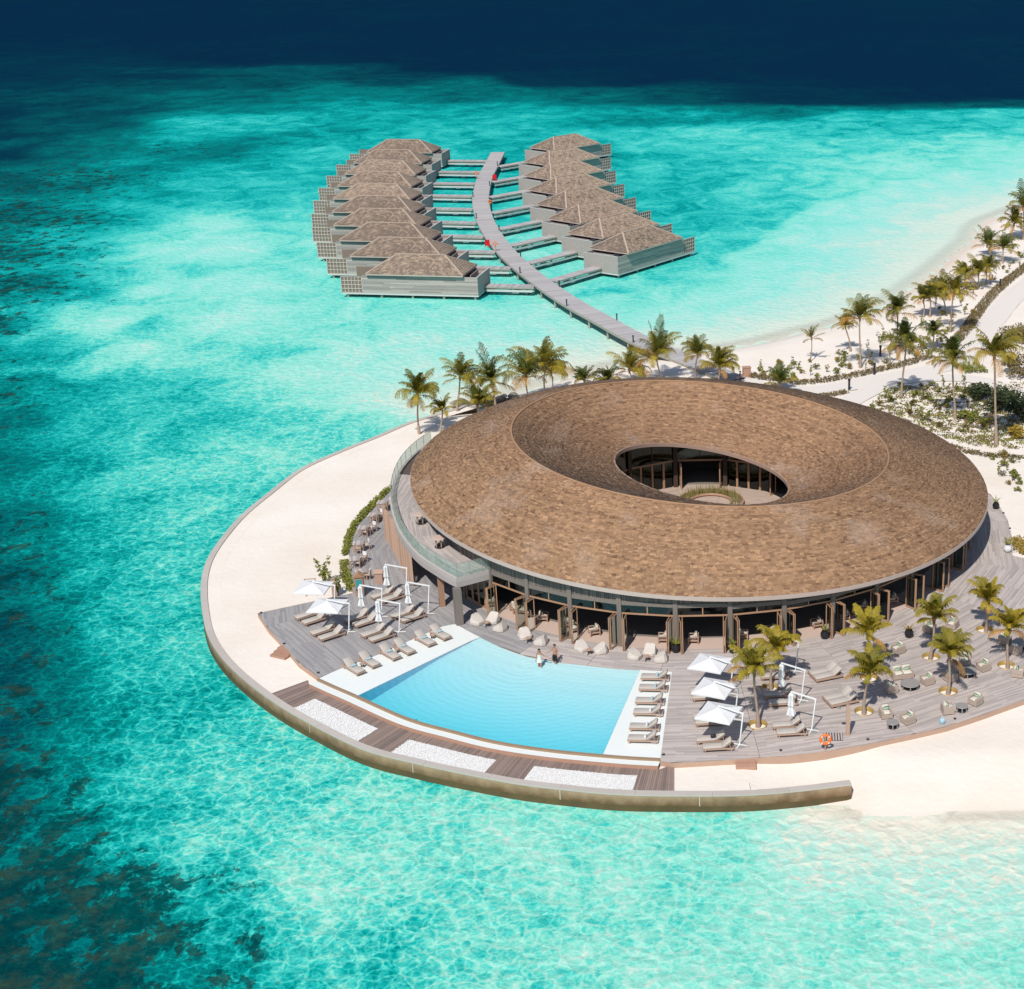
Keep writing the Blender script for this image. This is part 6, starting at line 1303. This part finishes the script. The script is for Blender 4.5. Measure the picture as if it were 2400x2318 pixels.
# ------------------------------------------------------------------ shrubs, hedges, garden
def leaf_cloud(mb, c, r, n, size, rr, flat=1.0):
    for k in range(n):
        a = rr.uniform(0, 6.28); z = rr.uniform(-1, 1); q = (1 - z * z) ** .5; d = rr.random() ** .4; p = Vector((c[0] + r[0] * d * q * math.cos(a), c[1] + r[1] * d * q * math.sin(a), c[2] + r[2] * d * z)); u = Vector((rr.gauss(0, 1), rr.gauss(0, 1), rr.gauss(0, .6))).normalized(); v = u.orthogonal().normalized(); s = size * rr.uniform(.6, 1.3)
        mb.add([p - u * s, p + v * s * .5, p + u * s, p - v * s * .5], [(0, 1, 2, 3)], rr.random())
def make_shrub(key):
    kind, i = key.split('_'); rr = random.Random(int(i) * 7 + len(kind)); t = thing('beach_shrub', 's', 'shrub'); st, lf = MB(), MB()
    if kind == 'sapling':
        for k in range(rr.randint(2, 4)):
            a = rr.uniform(0, 6.28); h = rr.uniform(.7, 1.3); tip = (rr.uniform(.1, .35) * math.cos(a), rr.uniform(.1, .35) * math.sin(a), h); st.tube([(0, 0, -.05), (tip[0] * .4, tip[1] * .4, h * .5), tip], [.025, .018, .01], 4)
            for q in (.55, .75, 1.0): leaf_cloud(lf, (tip[0] * q, tip[1] * q, h * q), (.16, .16, .12), 9, .11, rr)
    else:
        for k in range(6): a = rr.uniform(0, 6.28); st.tube([(0, 0, -.05), (.25 * math.cos(a), .25 * math.sin(a), .35)], [.02, .01], 4)
        for k in range(9): a = rr.uniform(0, 6.28); d = rr.uniform(.05, .42); leaf_cloud(lf, (d * math.cos(a), d * math.sin(a), rr.uniform(.15, .5)), (.2, .2, .15), 14, .10, rr)
    st.build('stems', K['stem'], t); lf.build('foliage', K['dry_leaf' if i == '3' else 'shrub_leaf'], t); return t
mat('dry_leaf', (.36, .26, .06), (.19, .15, .04), rough=.7, noise=2, amt=.3, transl=.2)
shrub = Maker(make_shrub)
def inside(poly, x, y):
    c = False
    for (x0, y0), (x1, y1) in zip(poly, poly[1:] + poly[:1]):
        if (y0 > y) != (y1 > y) and x < x0 + (y - y0) * (x1 - x0) / (y1 - y0): c = not c
    return c
rr = random.Random(21)
ZONES = [([(1755, 868), (1800, 845), (1880, 840), (1960, 830), (2050, 800), (2110, 770), (2150, 800), (2180, 830), (2060, 862), (1960, 880), (1870, 893), (1790, 882)], 58, 'beach garden before the hedge'), ([(2110, 790), (2160, 740), (2230, 690), (2290, 620), (2340, 590), (2400, 560), (2400, 620), (2340, 670), (2290, 725), (2255, 770), (2185, 830)], 46, 'beach garden above the hedge bend'), ([(2030, 965), (2080, 915), (2200, 900), (2290, 905), (2330, 960), (2330, 1030), (2280, 1020), (2180, 1000), (2080, 960)], 70, 'planted bed right of the roof'), ([(2318, 1060), (2370, 1055), (2398, 1120), (2398, 1160), (2340, 1120)], 14, 'white sand beside the right end of the roof')]
for poly, n_, nm in ZONES:
    k = 0
    while k < n_:
        x = rr.uniform(min(p[0] for p in poly), max(p[0] for p in poly)); y = rr.uniform(min(p[1] for p in poly), max(p[1] for p in poly))
        if not inside(poly, x, y): continue
        kd_ = rr.choice(['sapling_1', 'sapling_2', 'sapling_3', 'clump_1', 'clump_2', 'clump_3'])
        shrub(kd_, at(x, y, SAND), rr.uniform(0, 6.28), (f'spindly young sapling in the {nm}' if kd_[0] == 's' else f'low leafy green clump in the {nm}'), f'young shrubs in the {nm}', rr.uniform(.7, 1.35)); k += 1
# ground cover vines over the bed right of the roof
gc = MB(); gd = MB(); poly = ZONES[2][0]
for k in range(1500):
    x = rr.uniform(2030, 2400); y = rr.uniform(895, 1050)
    if x < 2330 and not inside([(2020, 975), (2085, 905), (2400, 895), (2400, 1062), (2250, 1035)], x, y): continue
    p = at(x, y, SAND + .06); leaf_cloud(gc if rr.random() < .45 else gd, p, (.5, .4, .07), 9, .12, rr)
g_ = gc.build('ground_cover', K['shrub_leaf']); g_['kind'] = 'stuff'; tag(g_, 'low creeping green ground cover over the sandy bed', 'ground cover'); g2_ = gd.build('dry_ground_cover', K['dry_hedge']); g2_['kind'] = 'stuff'; tag(g2_, 'dry olive brown litter and scrub over the sandy bed', 'ground cover')
def hedge(pts_px, w, h, matn, label, dens=26, Z=SAND, size=.10, n=40):
    c = smooth_curve(ats(pts_px, Z), n); t = thing('hedge', label, 'hedge', (0, 0, 0)); rr = random.Random(len(label)); lf, st = MB(), MB(); Ln = sum((a - b).length for a, b in zip(c, c[1:]))
    for k in range(int(Ln * dens)):
        f = rr.random() * (n - 1.01); i = int(f); p = c[i].lerp(c[i + 1], f - i); d = (c[i + 1] - c[i]).normalized(); s = Vector((-d.y, d.x, 0)); o_ = rr.uniform(-1, 1); p = p + s * (o_ * w / 2); leaf_cloud(lf, (p.x, p.y, Z + h * (.25 + .6 * rr.random() * (1 - .5 * o_ * o_))), (.14, .14, .14), 4, size, rr)
    for k in range(int(Ln * 2)):
        f = rr.random() * (n - 1.01); i = int(f); p = c[i].lerp(c[i + 1], f - i); st.tube([(p.x, p.y, Z - .05), (p.x + rr.uniform(-.1, .1), p.y + rr.uniform(-.1, .1), Z + h * .7)], [.02, .01], 4)
    lf.build('foliage', K[matn], t); st.build('stems', K['stem'], t); return t
hedge([(916, 1150), (880, 1183), (845, 1220), (822, 1258), (812, 1303)], .7, .65, 'shrub_leaf', 'long yellow green hedge curving along the dining tables', 60)
hedge([(808, 1322), (811, 1350), (818, 1370), (828, 1388)], .8, .7, 'shrub_leaf', 'short dark green hedge behind the timber kiosk', 60)
hedge([(1757, 880), (1790, 888), (1878, 899), (1970, 887), (2058, 869), (2130, 852), (2183, 836)], 1.4, .5, 'dry_hedge', 'brown dry hedge along the seaward side of the sand path', 45)
hedge([(2225, 815), (2262, 777), (2295, 730), (2338, 680), (2400, 630), (2440, 600)], 1.6, .55, 'dry_hedge', 'brown dry hedge running up the path at the far right', 45)
hedge([(1900, 932), (1945, 928), (1985, 920)], 1.0, .4, 'dry_hedge', 'short dry hedge just behind the roof on the right', 40)
hedge([(2248, 868), (2275, 862), (2290, 876)], 2.6, .7, 'shrub_leaf', 'small triangular green bed between the sand paths', 90)
hedge([(2378, 1270), (2392, 1285), (2420, 1300)], 1.8, .8, 'yellow_leaf', 'yellow green hedge beside the right walkway', 80)
hedge([(2020, 975), (2100, 1010), (2200, 1040), (2300, 1066), (2420, 1075)], 1.1, .35, 'dry_hedge', 'low dry border below the planted bed', 36)
def big_shrub(px, r, matn, label, n=700, Z=SAND):
    b = at(*px, Z); t = thing('large_shrub', label, 'shrub', b); rr = random.Random(len(label) * 3); lf, st = MB(), MB()
    for k in range(9):
        a = rr.uniform(0, 6.28); d = rr.uniform(.2, .75); c = (r[0] * d * math.cos(a), r[1] * d * math.sin(a), r[2] * rr.uniform(.35, 1.35)); st.tube([(0, 0, -.1), (c[0] * .5, c[1] * .5, c[2] * .6), c], [.06, .04, .015], 5); leaf_cloud(lf, c, (r[0] * .5, r[1] * .5, r[2] * .45), n // 9, .17, rr)
    st.build('stems', K['stem'], t); lf.build('foliage', K[matn], t)
big_shrub((2345, 960), (2.2, 2.2, 1.6), 'dark_leaf', 'dark green shrub mass behind the tallest palm trunk', 1500); big_shrub((2300, 935), (1.8, 1.8, 1.2), 'dark_leaf', 'dark green shrub left of the tallest palm trunk', 1000); big_shrub((2395, 985), (2.2, 2.2, 1.8), 'dark_leaf', 'dark green shrub at the right picture edge', 1400); big_shrub((2385, 1025), (1.0, 1.0, .8), 'yellow_leaf', 'orange yellow shrub at the right picture edge', 420); big_shrub((2265, 985), (1.3, 1.3, .7), 'shrub_leaf', 'bright green shrub in the bed left of the tallest palm', 500); big_shrub((2385, 800), (2.6, 3.2, 1.6), 'dry_hedge', 'olive brown shrub on the bank at the upper right edge', 1500); big_shrub((2395, 880), (2.4, 2.6, 1.4), 'dry_hedge', 'olive brown shrub below the bank at the right edge', 1200)
def sapling(px, h, label, seed):
    b = at(*px, SAND); t = thing('sapling', label, 'sapling', b); rr = random.Random(seed); st, lf = MB(), MB()
    for k in range(6):
        a = rr.uniform(0, 6.28); d = rr.uniform(.2, .75); tip = (d * math.cos(a), d * math.sin(a), h * rr.uniform(.6, 1.0)); st.tube([(0, 0, -.1), (tip[0] * .3, tip[1] * .3, tip[2] * .5), tip], [.04, .025, .01], 5)
        for q in (.45, .6, .8, 1.0): leaf_cloud(lf, (tip[0] * q, tip[1] * q, tip[2] * q), (.2, .2, .16), 12, .12, rr)
    st.build('stems', K['stem'], t); lf.build('foliage', K['shrub_leaf'], t)
sapling((760, 1372), 2.3, 'leafy sapling on the sand left of the timber post', 3); sapling((793, 1395), 2.1, 'leafy sapling at the deck corner right of the timber post', 5)
# paths of compacted sand
mat('path_sand', (.74, .685, .63), (.68, .62, .565), rough=.95, noise=.5, amt=.3)
def ribbon(name, pts, w, z):
    c = smooth_curve(ats(pts, z), 60); MB().strip(offset(c, w / 2), offset(c, -w / 2)).build(name, K.setdefault('path_sand', MATS['path_sand']))['kind'] = 'structure'
ribbon('garden_path', [(1720, 890), (1800, 908), (1900, 915), (2000, 902), (2100, 882), (2200, 862), (2265, 825), (2320, 760), (2370, 700), (2440, 640)], 3.4, SAND + .07)
ribbon('side_path', [(1985, 945), (2030, 920), (2090, 895), (2200, 885), (2300, 892), (2420, 930)], 2.8, SAND + .075)
for (x, y), nm in (((1990, 915), 'at the path fork behind the roof'), ((2049, 878), 'by the hedge before the big path palm'), ((2372, 878), 'on the right bank of the path'), ((2344, 676), 'far up the path by the hedge'), ((2063, 835), 'in the sand garden by the beach palm')): bollard('b', at(x, y, SAND), 0, f'black lamp post {nm}', 'lamps along the garden path', 1.5)
bx = thing('timber_bin', 'brown timber box bin at the beach end of the jetty', 'bin', at(1750, 882, SAND)); MB().box((0, 0, .55), (.9, .7, 1.1), .2).build('body', K['step_wood'], bx); MB().box((0, 0, 1.13), (1.0, .8, .06), .2).build('lid', K['step_wood'], bx)
# rocks along the back shore
for k in range(26):
    x = rr.uniform(1060, 1215); y = 948 - (x - 1060) * .12 + rr.uniform(-8, 6); p = at(x, y, .7); s = rr.uniform(.3, .8); m = MB(); n = 8
    prof = [(.7, 0), (1, .25), (.85, .6), (.4, .85)]; vs = []
    for r_, z in prof:
        for i in range(n): a = 6.2832 * i / n; q = r_ * rr.uniform(.75, 1.15); vs.append((q * math.cos(a), q * math.sin(a), z * rr.uniform(.9, 1.1)))
    m.add([(v[0] * s, v[1] * s, v[2] * s * .8) for v in vs], [(j * n + i, j * n + (i + 1) % n, (j + 1) * n + (i + 1) % n, (j + 1) * n + i) for j in range(3) for i in range(n)] + [tuple(range(24, 32))], rr.random())
    o = m.build('shore_rock', K['rock']); o.location = (p.x, p.y, .55); o.rotation_euler = (0, 0, rr.uniform(0, 6)); tag(o, 'grey brown rock among the palms at the back shore', 'rock', 'rocks along the back shore')

# ------------------------------------------------------------------ people (one continuous skinned body each; clothes and hair are parts)
def body(name, joints, edges, mat_, parent):
    me = bpy.data.meshes.new(name); me.from_pydata([j[0] for j in joints], edges, []); o = bpy.data.objects.new(name, me); COL.objects.link(o); o.parent = parent
    mod = o.modifiers.new('skin', 'SKIN'); mod.use_smooth_shade = True; sk = me.skin_vertices[0].data if me.skin_vertices else None
    if sk is None:
        import bmesh
        b = bmesh.new(); b.from_mesh(me); b.verts.layers.skin.verify(); b.to_mesh(me); b.free(); sk = me.skin_vertices[0].data
    for i, j in enumerate(joints): sk[i].radius = (j[1], j[1] * (j[2] if len(j) > 2 else 1)); sk[i].use_root = (i == 0)
    sb = o.modifiers.new('sub', 'SUBSURF'); sb.levels = 1; sb.render_levels = 2; me.materials.append(mat_); return o
def person(label, loc, rz, pose, skin, h=1.0):
    """pose: dict of limb joints; +x is the way the person faces"""
    t = thing('person', label, 'person', loc, rz); t.scale = (h,) * 3
    J = [((0, 0, .95), .115, 1.15), ((0, 0, 1.12), .105, 1.2), ((0, 0, 1.32), .125, 1.3), ((.005, 0, 1.45), .07), ((.015, 0, 1.53), .052), ((.03, 0, 1.62), .085), ((.035, 0, 1.70), .082), ((.02, 0, 1.765), .05)]
    E_ = [(0, 1), (1, 2), (2, 3), (3, 4), (4, 5), (5, 6), (6, 7)]
    for s, sg in (('l', 1), ('r', -1)):
        n = len(J); el, ha = pose['elbow_' + s], pose['hand_' + s]; kn, an = pose['knee_' + s], pose['ankle_' + s]; f = Vector(ha) - Vector(el); f.normalize(); sd = Vector((f.y, -f.x, 0)); sd = sd.normalized() if sd.length > .1 else Vector((1, 0, 0))
        J += [((0, sg * .16, 1.41), .055), (el, .04), (ha, .028), (tuple(Vector(ha) + f * .08), .036, .6)]; E_ += [(3, n), (n, n + 1), (n + 1, n + 2), (n + 2, n + 3)]
        hb = Vector(ha) + f * .09
        for q, (o_, ln) in enumerate(((-.024, .06), (-.008, .072), (.008, .068), (.024, .052))):
            m = len(J); p1 = hb + sd * o_ + f * ln * .5; p2 = p1 + f * ln * .5 + Vector((0, 0, -.012)); J += [(tuple(p1), .009), (tuple(p2), .008)]; E_ += [(n + 3, m), (m, m + 1)]
        m = len(J); J += [(tuple(Vector(ha) + f * .05 + sd * .04), .010), (tuple(Vector(ha) + f * .09 + sd * .05), .009)]; E_ += [(n + 2, m), (m, m + 1)]
        n = len(J); ft = Vector(an); J += [((0, sg * .085, .88), .09), (kn, .06), (an, .04), (tuple(ft + Vector((.14, sg * .01, -.04))), .032, .7)]; E_ += [(0, n), (n, n + 1), (n + 1, n + 2), (n + 2, n + 3)]
    b = body('body', J, E_, skin, t)
    for sg in (-1, 1): MB().lathe([(.002, -.014), (.013, 0), (.002, .014)], 8, (.112, sg * .034, 1.668)).build('eye', K['hair'], b)
    MB().cyl((.115, 0, 1.645), (.135, 0, 1.62), .008, .016, 6).build('nose', skin, b); MB().box((.112, 0, 1.592), (.012, .05, .012)).build('mouth', K['red_plastic'], b)
    for sg in (-1, 1): MB().lathe([(.004, -.03), (.018, 0), (.004, .03)], 8, (.03, sg * .088, 1.655)).build('ear', skin, b)
    return t
def cap(long_):
    m = MB(); n = 14; vs = []; pr = [(.03, 1.795), (.075, 1.775), (.098, 1.73), (.102, 1.68)] + ([(.10, 1.62), (.11, 1.5), (.10, 1.38), (.05, 1.33)] if long_ else [(.098, 1.64)])
    for r, z in pr:
        for i in range(n):
            a = 2 * math.pi * i / n; c, s = math.cos(a), math.sin(a); k = 1.0 if z > 1.70 else (.35 if c > .3 else 1.0); vs.append((r * c * (k if c > .3 else 1.05) - (.0 if z > 1.7 else .03), r * s, z))
    m.add(vs, [(j * n + i, j * n + (i + 1) % n, (j + 1) * n + (i + 1) % n, (j + 1) * n + i) for j in range(len(pr) - 1) for i in range(n)] + [tuple(range(n))], .5, True); return m
def leg_sleeve(m, hip, knee, f, r0, r1): h, k = Vector(hip), Vector(knee); m.cyl(h, h.lerp(k, f), r0, r1, 12)
DEPTH = WZ - .34
wp_ = at(1266, 1572, DEPTH); mp_ = at(1302, 1564, DEPTH)
walkp = {'elbow_l': (-.02, .22, 1.16), 'hand_l': (.10, .26, .94), 'elbow_r': (.02, -.30, 1.20), 'hand_r': (.05, -.52, 1.08), 'knee_l': (.14, .09, .50), 'ankle_l': (.06, .09, .09), 'knee_r': (.02, -.09, .49), 'ankle_r': (-.18, -.09, .10)}
wo = person('woman in a white dress wading in the pool, hand held out to the man', wp_, R(-80), {**walkp, 'elbow_l': (.02, .30, 1.22), 'hand_l': (.06, .52, 1.14), 'elbow_r': (-.02, -.22, 1.16), 'hand_r': (.04, -.25, .92)}, K['skin'], .98)
cap(True).build('hair', K['hair'], wo); m = MB(); m.lathe([(.21, .72), (.20, .85), (.155, 1.0), (.128, 1.14), (.15, 1.28), (.155, 1.36)], 16, capt=False); d_ = m.build('dress', K['cloth_white'], wo); d_.scale = (.85, 1.05, 1)
ma = person('man in black shorts standing in the pool beside the woman', mp_, R(-105), {**walkp, 'elbow_r': (.02, -.32, 1.22), 'hand_r': (.05, -.54, 1.12)}, K['skin'], 1.04)
cap(False).build('hair', K['hair'], ma); m = MB(); m.lathe([(.15, .84), (.152, .95), (.142, 1.05)], 14, capt=False); leg_sleeve(m, (0, .085, .9), (.14, .09, .50), .85, .105, .10); leg_sleeve(m, (0, -.085, .9), (.02, -.09, .49), .85, .105, .10); sh_ = m.build('shorts', K['cloth_black'], ma)
sp = person('staff member in navy uniform standing on the path behind the roof', at(1735, 904, SAND + .07), R(-160), {**walkp, 'hand_l': (.22, .2, 1.05), 'hand_r': (.24, -.2, 1.05), 'elbow_r': (.0, -.24, 1.15), 'knee_r': (.03, -.09, .5), 'ankle_r': (0, -.09, .08), 'knee_l': (.03, .09, .5), 'ankle_l': (0, .09, .08)}, K['skin_dark'], 1.0)
cap(False).build('hair', K['hair'], sp); m = MB(); m.lathe([(.15, .85), (.15, 1.0), (.145, 1.15), (.17, 1.32), (.13, 1.45)], 14, capt=False); tn = m.build('tunic', K['cloth_navy'], sp); tn.scale = (.9, 1.1, 1); m = MB(); leg_sleeve(m, (0, .085, .92), (.03, .09, .0), .93, .1, .075); leg_sleeve(m, (0, -.085, .92), (.03, -.09, .0), .93, .1, .075); m.build('trousers', K['cloth_navy'], sp)
